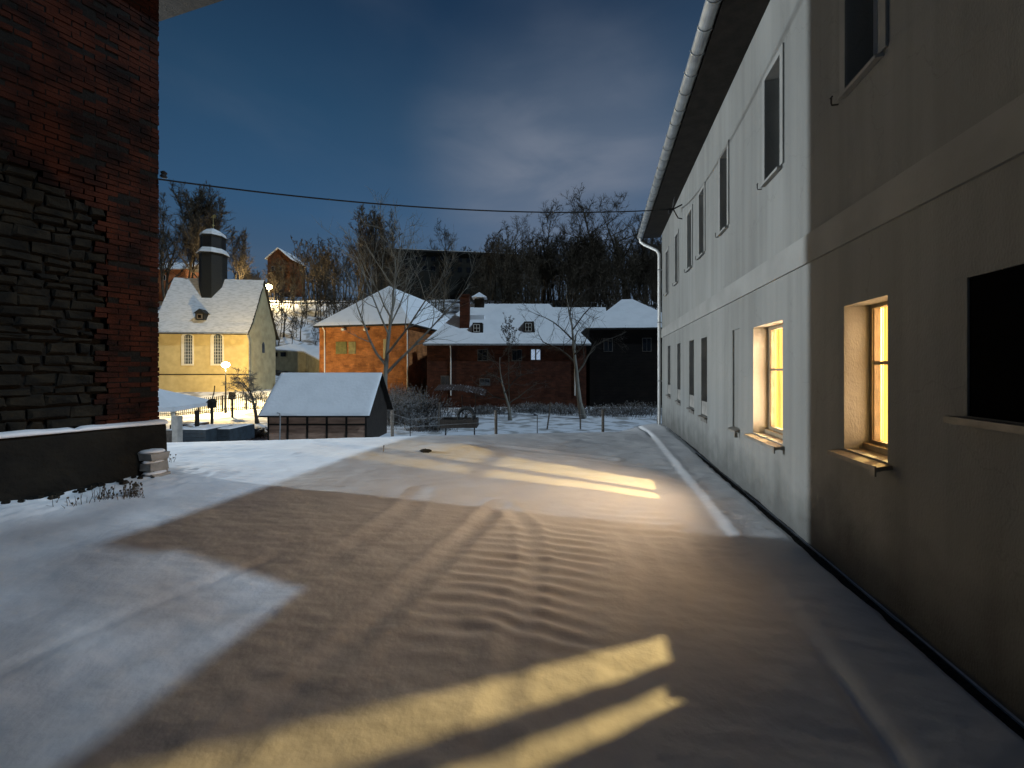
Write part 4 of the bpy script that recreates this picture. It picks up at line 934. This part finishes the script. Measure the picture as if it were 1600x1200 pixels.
# brick house with the lit end wall (long side runs away)
al = math.radians(12)
Nc = LD(-12.05, 45); HW, HL = 12.0, 24.0
HF = Fr((Nc.x, Nc.y, 0), YAW-al)     # x to the right, y away ; house spans x in [-HW, 0]
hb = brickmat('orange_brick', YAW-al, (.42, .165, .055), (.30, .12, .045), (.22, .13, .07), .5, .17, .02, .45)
h1 = empty('brick_hip_house', HF(-HW/2, 6, -.5), 'brick house with an orange lit end wall under a snowy hipped roof', 'house')
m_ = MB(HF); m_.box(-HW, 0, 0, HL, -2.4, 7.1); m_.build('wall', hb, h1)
def hiproof(fr, x0, x1, y0, y1, ze, zr, hx, hy, parent, along='y', m='snow_roof', am=.05):
    """hipped roof; ridge along 'y' or 'x'"""
    if along == 'y': A1, A2 = ((x0+x1)/2, y0+hx, zr), ((x0+x1)/2, y1-hy, zr)
    else: A1, A2 = (x0+hx, (y0+y1)/2, zr), (x1-hy, (y0+y1)/2, zr)
    c = [(x0, y0, ze), (x1, y0, ze), (x1, y1, ze), (x0, y1, ze)]
    m_ = MB(fr)
    fs = [(0, 1, 4), (1, 2, 5, 4), (2, 3, 5), (3, 0, 4, 5)] if along == 'y' else [(0, 1, 5, 4), (1, 2, 5), (2, 3, 4, 5), (3, 0, 4)]
    m_.add(c+[A1, A2], fs); lo = [(x, y, ze-.14) for x, y, z in c]
    m_.add(c+lo, [(0, 4, 5, 1), (1, 5, 6, 2), (2, 6, 7, 3), (3, 7, 4, 0), (7, 6, 5, 4)])
    r = m_.build('roof', M['slate'], parent)
    if along == 'y': quads = [(c[0], c[1], A1, A1), (c[1], c[2], A2, A1), (c[3], c[0], A1, A2), (c[2], c[3], A2, A2)]
    else: quads = [(c[0], c[1], A2, A1), (c[1], c[2], A2, A2), (c[2], c[3], A1, A2), (c[3], c[0], A1, A1)]
    sm_ = MB(fr)
    V = []; Fc = []
    for k, (a, b_, c_, d_) in enumerate(quads):
        a, b_, c_, d_ = map(np.array, (a, b_, c_, d_)); nu, nv = 30, 16; n0 = len(V)
        for j in range(nv+1):
            for i in range(nu+1):
                u, v = i/nu, j/nv; p = (a*(1-u)+b_*u)*(1-v)+(d_*(1-u)+c_*u)*v
                ed = (j == 0)
                nz_ = am*float(fbm(np.array([p[0]*.8+p[2]]), np.array([p[1]*.8]), 3)[0])*(0 if (i in (0, nu)) else 1)
                V.append(fr(p[0], p[1], p[2]+(.03 if ed else .12)+nz_))
        for j in range(nv):
            for i in range(nu): q = n0+j*(nu+1)+i; Fc.append((q, q+1, q+nu+2, q+nu+1))
    link('roof_snow', V, Fc, M[m], r, smooth=False)
    return r
hiproof(HF, -HW-.5, .5, -.5, HL+.5, 7.15, 13.05, 6.5, 6.5, h1)
def onf(fr, px, py, y=0):
    p0 = fr(0, y, 0); d0, l0 = DL(p0[0], p0[1]); g = fr.ang-YAW; u = (px-800)/F; x = (u*d0-l0)/(math.cos(g)-u*math.sin(g))
    d = d0+x*math.sin(g); return x, CH+(578-py)/F*d
xa, z1_ = onf(HF, 525, 534); xb, z0_ = onf(HF, 542, 553); m_ = MB(HF); m_.box(xa, xb, -.06, -.001, z0_, z1_); m_.build('shutter', mat('olive', (.17, .17, .07), .8, noise=.3), h1)
xa, z1_ = onf(HF, 545, 534); xb, z0_ = onf(HF, 556, 553); m_ = MB(HF); m_.box(xa, xb, -.06, -.001, z0_, z1_); m_.build('shutter', mat('olive_pale', (.26, .24, .12), .8, noise=.3), h1)
xa, z1_ = onf(HF, 599, 530); xb, z0_ = onf(HF, 606, 560)
m_ = MB(HF); m_.box(xa, xb, -.05, -.001, z0_, z1_); m_.build('plaster_patch', M['cream'], h1)
for px in (538, 573):
    x, z = onf(HF, px, 515); m_ = MB(HF); m_.lathe((x, -.22, z-.2), [(.05, 0), (.26, .08), (.26, .3), (.05, .4)], 10); m_.tube([(x, 0, z+.1), (x, -.2, z+.1)], .04, 5); m_.build('wall_lamp', mat('lamp_shell', (.8, .78, .7), .4, noise=.1), h1)
for px, xoff in ((508, 0), (637, 0)):
    x, z = onf(HF, px, 520); m_ = MB(HF); m_.tube([(x, -.45, 7.0), (x, -.1, 6.5), (x, -.08, -2)], .07, 6); m_.build('downpipe', M['pipe_white'], h1)
# second brick house
F2 = ldfr(0, 42); x0, x1 = hl(667, 42), hl(916, 42)
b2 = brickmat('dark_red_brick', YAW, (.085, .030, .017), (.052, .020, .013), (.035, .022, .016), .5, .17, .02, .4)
h2 = empty('brick_farm_house', F2((x0+x1)/2, 5, -2.4), 'long dark red brick house with dormers and a chimney under a snowy roof', 'house')
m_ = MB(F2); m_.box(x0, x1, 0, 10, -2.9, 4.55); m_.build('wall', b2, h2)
r2 = hiproof(F2, x0-.35, x1+.45, -.5, 10.5, 4.6, 9.75, 4.2, 4.0, h2, 'x')
def w2(px0, px1, py0, py1, y=0): return (hl(px0, 42+y), hl(px1, 42+y), CH+(578-py1)/F*(42+y), CH+(578-py0)/F*(42+y))
windows(F2, [w2(747, 761, 547, 563), w2(800.5, 814.5, 547, 563), w2(689.5, 702, 588, 604), w2(750, 765, 592, 602)], h2, 0, 'wood_grey')
a_ = w2(830, 844, 546, 562); m_ = MB(F2); m_.box(a_[0]-.07, a_[1]+.07, -.035, -.001, a_[2]-.07, a_[3]+.07); wd = m_.build('window', M['wood_grey'], h2)
m_ = MB(F2); mid = (a_[0]+a_[1])/2; m_.box(a_[0], mid-.08, -.05, -.036, a_[2], a_[3]); m_.box(mid+.08, a_[1], -.05, -.036, a_[2], a_[3])
tag(m_.build('pane', mat('pane_reflection', (.75, .8, .88), .5, emit=(.55, .72, 1), estr=.42, c2=(.35, .42, .5), nscale=9), wd), 'panes with a pale bluish reflection painted as glow')  # reflection put into the panes as emission
for px0, px1, zb0, zt0 in ((737, 755, 520, 504), (818, 836, 519, 502)):
    y_ = 1.1; xa, xb = hl(px0, 42.8), hl(px1, 42.8); z0_, z1_ = CH+(578-zb0)/F*42.8, CH+(578-zt0)/F*42.8
    m_ = MB(F2); m_.add([(xa, .8, z0_), (xb, .8, z0_), (xb-.12, .9, z1_), (xa+.1, .9, z1_), (xa, 2.6, z0_), (xb, 2.6, z0_), (xb, 3.2, z1_), (xa, 3.2, z1_)], [(0, 1, 2, 3), (1, 5, 6, 2), (4, 0, 3, 7), (3, 2, 6, 7)])
    dd = m_.build('dormer', M['wood_dark'], r2)
    m_ = MB(F2); xa2, xb2 = xa+.22, xb-.40; za2, zb2 = z0_+.12, z1_-.22
    for q in (0, .5, 1): m_.box(xa2+(xb2-xa2)*q-.025, xa2+(xb2-xa2)*q+.025, .75, .79, za2, zb2)
    for q in (0, .5, 1): m_.box(xa2, xb2, .745, .789, za2+(zb2-za2)*q-.025, za2+(zb2-za2)*q+.025)
    m_.build('window', M['white_frame'], dd)
xc, _ = hl(725, 43.5), 0; m_ = MB(F2); m_.box(hl(719, 43.8), hl(733.5, 43.8), 1.4, 2.5, 6.2, CH+(578-463)/F*43.8); m_.box(hl(718, 43.8), hl(734.5, 43.8), 1.3, 2.6, CH+(578-463)/F*43.8, CH+(578-461)/F*43.8)
m_.build('chimney', b2, r2)
m_ = MB(F2); m_.box(hl(742, 47), hl(757, 47), 4.4, 5.6, 9.2, CH+(578-468)/F*47); cu = m_.build('cupola', M['wood_dark'], r2)
m_ = MB(F2); zt_ = CH+(578-466)/F*47; m_.add([(hl(738, 47), 4.0, zt_), (hl(761, 47), 4.0, zt_), (hl(761, 47), 6.0, zt_), (hl(738, 47), 6.0, zt_), (hl(749, 47), 5, zt_+.75)], [(3, 2, 1, 0), (0, 1, 4), (1, 2, 4), (2, 3, 4), (3, 0, 4)]); m_.build('cupola_roof', M['snow_roof'], cu)
m_ = MB(F2); m_.box(hl(735, 45), hl(757, 45), 2.6, 3.6, 6.6+1.05, 6.6+1.55); m_.build('skylight', M['snow_roof'], r2)
for px, y0_, y1_ in ((704.5, 541, 612), (898, 552, 616)):
    x = hl(px, 42); m_ = MB(F2); m_.tube([(x, -.45, 4.5), (x, -.1, 4.1), (x, -.09, -1)], .065, 6); m_.build('downpipe', M['pipe_white'], h2)
m_ = MB(F2); m_.tube([(x0-.3, -.58, 4.5), (x1+.4, -.58, 4.5)], .08, 6); m_.build('gutter', M['zinc'], h2)
# rear wing roof
F3 = ldfr(0, 54); o3 = empty('rear_brick_wing', F3(hl(900, 54), 3, -2.4), 'brick building with a plain snowy roof behind the long brick house', 'house')
m_ = MB(F3); m_.box(hl(845, 54), hl(948, 54), 0, 8, -2.6, 5.5); m_.build('wall', b2, o3)
m_ = MB(F3); xa, xb = hl(838, 54), hl(957, 54); zr_ = CH+(578-480)/F*58; m_.slab([(xa, -.4, 5.5), (xb, -.4, 5.5), (xb, 4, zr_), (xa, 4, zr_)], .2); m_.slab([(xa, 4, zr_), (xb, 4, zr_), (xb, 8.4, 5.5), (xa, 8.4, 5.5)], .2); m_.build('roof', M['snow_roof'], o3)
# dark house on the right
F4 = ldfr(0, 44, math.radians(-4)); o4 = empty('dark_right_house', F4(hl(980, 44), 4, -2.4), 'nearly black house under a dim snowy hipped roof beside the white house', 'house')
x0, x1 = hl(920, 44), hl(1065, 44)
b4 = brickmat('black_brick', YAW, (.014, .010, .008), (.010, .008, .007), (.01, .008, .007), .5, .17, .02, .3)  # brick in near-black tones
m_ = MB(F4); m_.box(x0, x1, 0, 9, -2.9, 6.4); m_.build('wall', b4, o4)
hiproof(F4, x0-.5, x1+.5, -.5, 9.5, 6.45, 10.4, 5.0, 5.3, o4, 'x')
windows(F4, [(hl(942, 44)+.0, hl(954, 44), 3.9, 5.3), (hl(1000, 44), hl(1012, 44), 3.9, 5.3)], o4, 0, 'wood_grey')
# low outbuilding right of the church
lo_ = empty('cream_outbuilding', G(465, 60), 'low cream outbuilding with a snowy roof between church and brick house', 'outbuilding')
pA, pB, pC = W(420, 541, 64), W(478, 545, 60), W(512, 562, 52)
def wallseg(a, b_, name, hgt, th, parent):
    d = (b_-a); d.z = 0; nrm = Vector((-d.y, d.x, 0)).normalized()
    if nrm.dot(Vector((FW[0], FW[1], 0))) < 0: nrm = -nrm
    V = [tuple(p) for p in (a, b_, b_+nrm*th, a+nrm*th)]; lo = [(p[0], p[1], p[2]-hgt) for p in V]
    link(name, V+lo, [(0, 4, 5, 1), (1, 5, 6, 2), (2, 6, 7, 3), (3, 7, 4, 0)], M['cream'], parent)
    up = Vector((0, 0, .02)); o_ = -nrm*.3
    a2, b2_, c2, d2 = a+o_+up, b_+o_+up, b_+nrm*(th+.2)+up+Vector((0, 0, 1.0)), a+nrm*(th+.2)+up+Vector((0, 0, 1.0))
    V = [tuple(p) for p in (a2, b2_, c2, d2)]; V += [(p[0], p[1], p[2]+.18) for p in V]
    link('roof', V, [(3, 2, 1, 0), (4, 5, 6, 7), (0, 1, 5, 4), (1, 2, 6, 5), (2, 3, 7, 6), (3, 0, 4, 7)], M['snow_roof'], parent)
pA.z -= .6; pB.z -= .6; pC.z -= .6
wallseg(pA, pB, 'wall', 3.2, 3.5, lo_); wallseg(pB, pC, 'wall', 3.2, 3.5, lo_)
for px, d in ((432, 63.3), (445, 62.3)):
    p = W(px, 554, d); m_ = MB(Fr((p.x, p.y, p.z), YAW)); m_.box(-.35, .35, -.6, -.3, -.35, .35); m_.build('window', M['dark_glass'], lo_)
p = G(463, 52); bn = empty('garden_table', p, 'snow covered garden table on the slope right of the church', 'table')
m_ = MB(Fr(p, YAW)); m_.box(-.9, .9, -.4, .4, .62, .70); m_.build('tabletop', M['wood_grey'], bn); m_ = MB(Fr(p, YAW)); m_.blobby((0, 0, .72), .95, .45, .12, 12, .05); m_.build('snow', M['snow'], bn, smooth=True)
for sx in (-.7, .7): m_ = MB(Fr(p, YAW)); m_.box(sx-.05, sx+.05, -.3, .3, -.1, .62); m_.build('leg', M['wood_grey'], bn)
# hillside buildings
def gable_house(name, px0, px1, d, ytop, yeave, ybot, wallm, label, rot=0, dep=9, cat='house'):
    fr = ldfr(0, d, 0); xa, xb = hl(px0, d), hl(px1, d); z0, ze, zr_ = CH+(578-ybot)/F*d, CH+(578-yeave)/F*d, CH+(578-ytop)/F*d
    o = empty(name, fr((xa+xb)/2, dep/2, z0), label, cat)
    m_ = MB(fr)
    m_.box(xa, xb, 0, dep, z0-3, ze)
    if rot: m_.prism([(xa, 0, ze), (xb, 0, ze), ((xa+xb)/2, 0, zr_)], (0, dep, 0))
    m_.build('wall', wallm, o)
    m_ = MB(fr)
    if rot:
        xm = (xa+xb)/2
        m_.slab([(xa-.6, -.4, ze-.4), (xm, -.4, zr_+.2), (xm, dep+.4, zr_+.2), (xa-.6, dep+.4, ze-.4)], .25); m_.slab([(xm, -.4, zr_+.2), (xb+.6, -.4, ze-.4), (xb+.6, dep+.4, ze-.4), (xm, dep+.4, zr_+.2)], .25)
    else:
        m_.slab([(xa-.5, -.5, ze), (xb+.5, -.5, ze), (xb+.5, dep/2, zr_), (xa-.5, dep/2, zr_)], .25); m_.slab([(xa-.5, dep/2, zr_), (xb+.5, dep/2, zr_), (xb+.5, dep+.5, ze), (xa-.5, dep+.5, ze)], .25)
    m_.build('roof', M['snow_roof'], o)
    w_ = xb-xa; windows(fr, [(xa+w_*q-.45, xa+w_*q+.45, z0+(ze-z0)*.45, z0+(ze-z0)*.45+1.3) for q in (.25, .6)], o)
    return o
ob_ = brickmat('hill_brick', YAW, (.45, .17, .07), (.36, .14, .06), (.3, .2, .12), .5, .17, .02, .3)
gable_house('hill_house', 205, 290, 104, 403, 420, 452, ob_, 'orange brick house with snowy roof glimpsed left of the church turret')
gable_house('hill_villa', 418, 452, 118, 388, 402, 440, brickmat('dim_brick', YAW, (.16, .065, .03), (.12, .05, .025), (.1, .07, .04), .5, .17, .02, .4), 'brown gabled house high on the hill above the street lamp', 1)
FL = ldfr(0, 122, math.radians(8)); lb = empty('long_flat_building', G(690, 122), 'long dark flat roofed building among the trees on the hill', 'building')
xa, xb = hl(592, 122), hl(806, 122); zt_ = CH+(578-400)/F*122
dk = mat('grey_render', (.022, .022, .018), .9, noise=.3); m_ = MB(FL); m_.box(xa, xb, 0, 10, 20, zt_); m_.build('wall', dk, lb)
m_ = MB(FL); m_.box(xa-.6, xb+.6, -.7, 10.6, zt_+.01, zt_+.5); m_.build('roof', M['slate'], lb)
m_ = MB(FL); m_.box(xa-.5, xb+.5, -.6, 10.5, zt_+.505, zt_+.7); m_.build('roof_snow', M['snow_thin'], lb)
w_ = (xb-xa)/16
windows(FL, [(xa+w_*(q+.3), xa+w_*(q+.75), zt_-2.6-r*3.1, zt_-1.1-r*3.1) for q in range(16) for r in range(2)], lb, 0, 'slate')
# hillside road
V = []; Fc = []
for q in range(41):
    px = 330+q*10; p0, p1 = G(px, 97), G(px, 103); V += [(p0.x, p0.y, p0.z+.35), (p1.x, p1.y, p1.z+.35)]
for q in range(40): Fc.append((2*q, 2*q+2, 2*q+3, 2*q+1))
tag(link('hill_road', V, Fc, M['snow']), 'snowy road across the hillside', kind='structure')
# wooden railing along that road
rl = empty('road_railing', G(470, 96.6), 'dark railing beside the lamplit hillside road', 'fence')
m_ = MB()
for zz in (.6, 1.1): m_.tube([tuple(G(px, 96.6)+Vector((0, 0, zz+.2))) for px in range(415, 560, 6)], .06, 4)
for px in range(415, 560, 6): b_ = G(px, 96.6); m_.tube([b_, b_+Vector((0, 0, 1.4))], .06, 4)
m_.build('rails', M['wood_dark'], rl)

# ------------------------------------------------------------------ trees
def gen_tree(rng, h, r, lean=(0, 0), nl=11, spread=.9, gnarl=.18, sub=7, subsub=5, first=.28, droop=0.0, k0=7, lenf=.55, kmin=3, upc=.35, fork=1, twr=.006):
    T = MB(); K = MB()
    def wob(d, a): return (d+Vector((rng.gauss(0, a), rng.gauss(0, a), rng.gauss(0, a)))).normalized()
    def line(p, d, L, n, a, up):
        pts = [p.copy()]
        for i in range(n):
            d = wob(d, a); d = (d+Vector((0, 0, up))).normalized(); p = p+d*(L/n); pts.append(p.copy())
        return pts
    stems = []
    for f in range(fork):
        d0 = Vector((lean[0]+(rng.gauss(0, .16) if fork > 1 else 0), lean[1]+(rng.gauss(0, .16) if fork > 1 else 0), 1)).normalized()
        pts = line(Vector((0, 0, 0)), d0, h, 9, gnarl*.45, .04)
        rs = [max(r*(1-.92*(i/9)**.8)/(1 if fork == 1 else 1.5), .02) for i in range(10)]; rs[0] *= 1.25
        T.tube(pts, rs, k0); stems.append((pts, rs))
    for pts, rs in stems:
        for b in range(nl):
            t_ = first+(1-first)*(b+rng.random()*.7)/nl; t_ = min(t_, .985); x = t_*9; i = int(x); f_ = x-i; p = pts[i].lerp(pts[min(i+1, 9)], f_); rr = rs[i]*.62
            az = b*2.4+rng.gauss(0, .5); L = h*lenf*(1-.55*(t_-first)/(1-first))*rng.uniform(.7, 1.1)
            d = Vector((math.cos(az)*spread, math.sin(az)*spread, upc+.9*t_-droop)).normalized()
            bp = line(p, d, L, 6, gnarl, .06-droop*.25); br_ = [max(rr*(1-.85*q/6), .012) for q in range(7)]; K.tube(bp, br_, 5 if rr > .05 else 4, False)
            for s_ in range(sub):
                u = (.2+.8*(s_+rng.random())/sub)*6; i2 = min(int(u), 5); q = bp[i2].lerp(bp[i2+1], u-i2); dd = (bp[i2+1]-bp[i2]).normalized()
                d2 = (dd*.8+Vector((rng.gauss(0, .6), rng.gauss(0, .6), rng.gauss(.15, .5)-droop))).normalized(); L2 = L*rng.uniform(.25, .5)*(1-.4*u/6)
                p2 = line(q, d2, L2, 4, gnarl*1.2, .04-droop*.3); r2 = [max(br_[i2]*.5*(1-.8*w_/4), twr) for w_ in range(5)]; K.tube(p2, r2, kmin, False)
                for v_ in range(subsub):
                    i3 = rng.randrange(1, 5); q3 = p2[i3]; d3 = ((p2[i3]-p2[i3-1]).normalized()*.8+Vector((rng.gauss(0, .5), rng.gauss(0, .5), rng.gauss(.2, .4)-droop))).normalized()
                    p3 = line(q3, d3, L2*rng.uniform(.35, .7), 2, gnarl, .05); K.tube(p3, [twr, twr*.8, twr*.6], 3, False)
    return T, K
def tree(name, T, K, base, label, tm, cm, rot=0, sc=1, cat='tree', group=None, share=None):
    o = empty(name, base, label, cat, group); o.rotation_euler[2] = rot; o.scale = (sc, sc, sc)
    if share is None:
        a = []
        for nm, mb_, mm in (('trunk', T, tm), ('crown', K, cm)):
            me = bpy.data.meshes.new(nm); me.from_pydata(mb_.v, [], mb_.f); me.materials.append(M[mm]); me.polygons.foreach_set('use_smooth', [True]*len(me.polygons)); a.append((nm, me))
        share = a
    for nm, me in share:
        c = bpy.data.objects.new(nm, me); col.objects.link(c); c.parent = o
    return o, share
# near trees
T, K = gen_tree(random.Random(3), 14.5, .30, (-.01, 0), 13, .62, .10, 9, 8, .24, 0, 8, .72, 4, .60, 1, .011)
tree('bare_tree', T, K, G(602, 33), 'tall bare tree with pale spreading limbs in front of the orange lit wall', 'bark_pale', 'bark_pale', 1.1)
T, K = gen_tree(random.Random(8), 12.5, .26, (-.22, .0), 12, .85, .16, 9, 8, .30, .25, 8, .60, 4, .35, 1, .010)
tree('bare_tree', T, K, G(911, 33), 'leaning bare tree with arching branches before the dark house', 'bark_pale', 'twig', .3)
T, K = gen_tree(random.Random(12), 5.6, .16, (.05, 0), 9, 1.0, .2, 8, 7, .18, .1, 7, .7, 4, .3, 1, .010)
tree('small_bare_tree', T, K, G(797, 32), 'small bare fruit tree against the long brick house wall', 'bark_pale', 'twig', .9)
T, K = gen_tree(random.Random(31), 3.9, .20, (.0, 0), 10, 1.1, .26, 9, 8, .30, .22, 8, .62, 4, .55, 2, .011)
tree('apple_tree', T, K, G(402, 30), 'old gnarled apple tree with drooping frosty twigs beside the hut', 'bark', 'bark_pale', 2.2)
T, K = gen_tree(random.Random(40), 8.6, .10, (0, 0), 9, .5, .10, 5, 3, .55, 0, 6, .35, 4, 1.0, 1, .012)
o, _ = tree('leafy_sapling', T, K, G(797, 37), 'slim sapling with dark clinging leaves in front of the snowy roof', 'bark', 'twig')
m_ = MB(); rg = random.Random(5)
for q in range(240):
    v = Vector(rg.choice(K.v)); 
    if v.z < 5.2: continue
    s_ = .10; a = Vector((rg.gauss(0, 1), rg.gauss(0, 1), rg.gauss(0, 1))).normalized()*s_; b_ = a.orthogonal().normalized()*s_*.6
    m_.add([tuple(v), tuple(v+a+b_), tuple(v+a*2), tuple(v+a-b_)], [(0, 1, 2, 3)])
me = bpy.data.meshes.new('leaves'); me.from_pydata(m_.v, [], m_.f); me.materials.append(M['bark']); lv = bpy.data.objects.new('leaves', me); col.objects.link(lv); lv.parent = o
# shrubs / hedge between hut and shelter
def bush(px, d, w_, h_, label, seed, n=420, mm='hedge', cat='shrub'):
    rg = random.Random(seed); p = G(px, d); m_ = MB()
    for q in range(n):
        a = Vector((rg.gauss(0, w_*.30), rg.gauss(0, w_*.22), 0)); L = h_*rg.uniform(.5, 1)*(1-.5*min(1, abs(a.x)/w_)); 
        d_ = Vector((a.x*.5/w_+rg.gauss(0, .28), rg.gauss(0, .28), 1)).normalized(); p1 = a+d_*L*.5; p2 = p1+(d_+Vector((rg.gauss(0, .35), rg.gauss(0, .35), -.1))).normalized()*L*.5
        m_.tube([a, p1, p2], [.016, .011, .006], 3, False)
        for z_ in range(3):
            b_ = p1.lerp(p2, rg.random()); s_ = Vector((rg.gauss(0, 1), rg.gauss(0, 1), rg.gauss(0, .6))).normalized()*.11; t_ = s_.orthogonal().normalized()*.05
            m_.add([tuple(b_), tuple(b_+s_*.5+t_), tuple(b_+s_), tuple(b_+s_*.5-t_)], [(0, 1, 2, 3)])
    me = bpy.data.meshes.new('shrub'); me.from_pydata(m_.v, [], m_.f); me.materials.append(M[mm]); o = bpy.data.objects.new('shrub', me); col.objects.link(o); o.location = p
    return tag(o, label, cat, 'shrubs before the brick houses')
for a in ((625, 30, 3.2, 2.6, 'tall tangled shrub just right of the hut gable', 1), (655, 33, 4.0, 2.4, 'broad snow dusted shrub beside the corrugated shelter', 2), (640, 36, 5, 3.2, 'dark thicket under the end of the orange lit wall', 3),
          (672, 27, 2.6, 1.2, 'low frosty bush in front of the shelter posts', 4), (830, 38.5, 4, 1.1, 'low scrub at the foot of the long brick house', 5), (875, 37, 4, 1.2, 'scrub left of the leaning bare tree', 6),
          (945, 36, 5, 1.1, 'low scrub right of the leaning bare tree', 7), (1000, 36, 5, 1.4, 'scrub beside the far end of the white house', 8), (755, 37, 4, 1.0, 'low scrub right of the shelter', 9), (618, 42, 4, 3.4, 'tall thicket between the two brick houses', 10),
          (392, 24, 1.6, .6, 'dark low plant beside the foot of the apple tree', 11), (520, 58, 5, 2.5, 'snowy bush behind the hut, left of the brick house', 12), (487, 60, 4, 2.2, 'snow laden bush above the cream outbuilding', 13)): bush(*a)
# leaning stakes in the dip
for px, d, lx, lab in ((684, 26, 3, 'pale snow capped stake in front of the shelter'), (855, 27, 6, 'leaning pale stake in the field'), (907, 27, 0, 'upright pale stake under the leaning tree')):
    b_ = G(px, d); t_ = W(px+lx, 629, d); m_ = MB(); m_.tube([b_, t_], .06, 5); tag(m_.build('field_stake', M['wood_grey'], loc=tuple(b_)), lab, 'stake', 'stakes in the field')
# skyline trees on the hill: a few kinds, each tree its own object
protos = {}
def proto(k):
    if k not in protos:
        rg = random.Random(100+k)
        if k == 0: T, K = gen_tree(rg, 24, .55, (0, 0), 15, .8, .20, 11, 9, .28, 0, 7, .42, 3, .5, 1, .03)
        elif k == 4: T, K = gen_tree(rg, 23, .18, (0, 0), 12, .8, .16, 8, 5, .28, 0, 6, .45, 3, .6, 1, .024)
        elif k == 1: T, K = gen_tree(rg, 22, .5, (0, 0), 14, .6, .14, 10, 9, .25, 0, 7, .38, 3, .8, 2, .03)
        elif k == 2: T, K = gen_tree(rg, 25, .6, (0, 0), 14, 1.15, .26, 12, 9, .25, 0, 7, .58, 3, .35, 1, .03)
        else: T, K = gen_tree(rg, 18, .35, (0, 0), 14, .45, .10, 10, 9, .3, 0, 6, .35, 3, 1.0, 3, .03)
        protos[k] = (T, K, None)
    return protos[k]
sky = [(262, 92, 1, 1.12, 'leftmost tall bare tree behind the church, next to the brick building'), (290, 94, 3, 1.5, 'bushy bare tree behind the church roof, second from the brick building'),
       (318, 92, 1, 1.25, 'tall bare tree rising directly behind the church turret'), (345, 95, 3, 1.4, 'rounded bare tree just right of the church turret top'), (372, 98, 3, .9, 'shorter bare tree on the hill right of the turret'),
       (560, 108, 3, 1.4, 'slender birch like tree poking above the wood over the brick hip house'), (590, 110, 1, 1.08, 'second slender tree above the brick hip house'), (612, 112, 3, 1.25, 'third slender tree, left of the long flat building'),
       (697, 118, 0, .95, 'round topped bare tree behind the long flat building'), (815, 100, 2, .85, 'broad bare oak right of the long flat building'), (850, 104, 0, 1.0, 'bare tree between the broad oak and the taller oak'),
       (885, 96, 2, .90, 'tall gnarled oak standing out against the cloud'), (930, 100, 0, 1.1, 'bare tree between the two tallest oaks'), (984, 92, 2, 1.08, 'tallest gnarled oak, beside the gutter of the white house'),
       (1012, 98, 1, .9, 'bare tree partly behind the end of the white house'), (762, 116, 3, .98, 'short bare tree behind the right end of the long flat building')]
for i, (px, d, k, sc, lab) in enumerate(sky):
    T, K, shr = proto(k); o, shr2 = tree('hill_tree', T, K, tuple(G(px, d, -.3)), lab, 'bark_far', 'bark_far', i*1.7, sc, 'tree', 'bare trees on the hill', shr); protos[k] = (T, K, shr2)
# bare trees added out of sight behind the lower wing; their twigs filter the moonlight on the near yard
for i, (x, y, sc, k, lab) in enumerate(((14.5, -4.2, 1.12, 4, 'added unseen tree filtering moonlight behind the middle of the lower white wing'), (13.5, -7.5, 1.1, 4, 'added unseen tree filtering moonlight furthest back behind the lower white wing'), (17.5, .4, 1.2, 4, 'added unseen tree filtering moonlight behind the near end of the long white house'), (21, -4.5, 1.3, 4, 'added unseen tree filtering moonlight far behind the lower white wing'))):
    T, K, shr = proto(k) if k not in protos else protos[k]; _, shr = tree('moon_filter_tree', T, K, (x, y, -.2), lab, 'bark_far', 'bark_far', i*2.1, sc, 'tree', 'added moonlight filter trees behind the white houses', shr); protos[k] = (T, K, shr)
# the wood itself reads as one mass
rg = random.Random(77); small = []
for k in range(4):
    T, K = gen_tree(random.Random(200+k), 11, .20, (0, 0), 9, .55, .14, 6, 5, .25, 0, 4, .40, 3, .7, 1+(k % 2), .035)
    v = np.array(T.v+K.v); n = len(T.v); f = T.f+[tuple(i+n for i in q) for q in K.f]; f3 = [q if len(q) == 4 else None for q in f]; small.append((v, np.array([q for q in f if len(q) == 4])))
AV = []; AF = []; off = 0
spots = []
for q in range(230):
    px = rg.uniform(375, 1060); spots.append((px, rg.uniform(106, 150), rg.uniform(.95, 1.5)*(1.25 if px > 760 else .75 if px < 470 else 1.22 if px < 600 else 1.05)))
for q in range(150): spots.append((rg.uniform(425, 1060), rg.uniform(70, 96), rg.uniform(.4, .95)))
for q in range(40): spots.append((rg.uniform(150, 380), rg.uniform(104, 135), rg.uniform(.7, 1.1)))
for q in range(90): spots.append((rg.uniform(740, 1080), rg.uniform(80, 106), rg.uniform(.9, 1.6)))
for px, d, sc in spots:
    if d > 106 and 585 < px < 815 and d < 125: continue
    v, f = small[rg.randrange(4)]; a = rg.uniform(0, 6.28); c, s_ = math.cos(a), math.sin(a); p = G(px, d, -.3)
    vv = np.stack([v[:, 0]*c-v[:, 1]*s_, v[:, 0]*s_+v[:, 1]*c, v[:, 2]], 1)*sc+np.array(p); AV.append(vv); AF.append(f+off); off += len(v)
V = np.concatenate(AV); Fq = np.concatenate(AF)
me = bpy.data.meshes.new('wood'); me.vertices.add(len(V)); me.vertices.foreach_set('co', V.ravel()); me.loops.add(len(Fq)*4); me.loops.foreach_set('vertex_index', Fq.ravel()); me.polygons.add(len(Fq)); me.polygons.foreach_set('loop_start', np.arange(len(Fq))*4)
me.update(calc_edges=True); me.materials.append(M['bark_far']); o = bpy.data.objects.new('woodland', me); col.objects.link(o); tag(o, 'bare winter wood covering the hillside', kind='stuff')
print('wood faces', len(Fq), 'objects', len(bpy.data.objects))
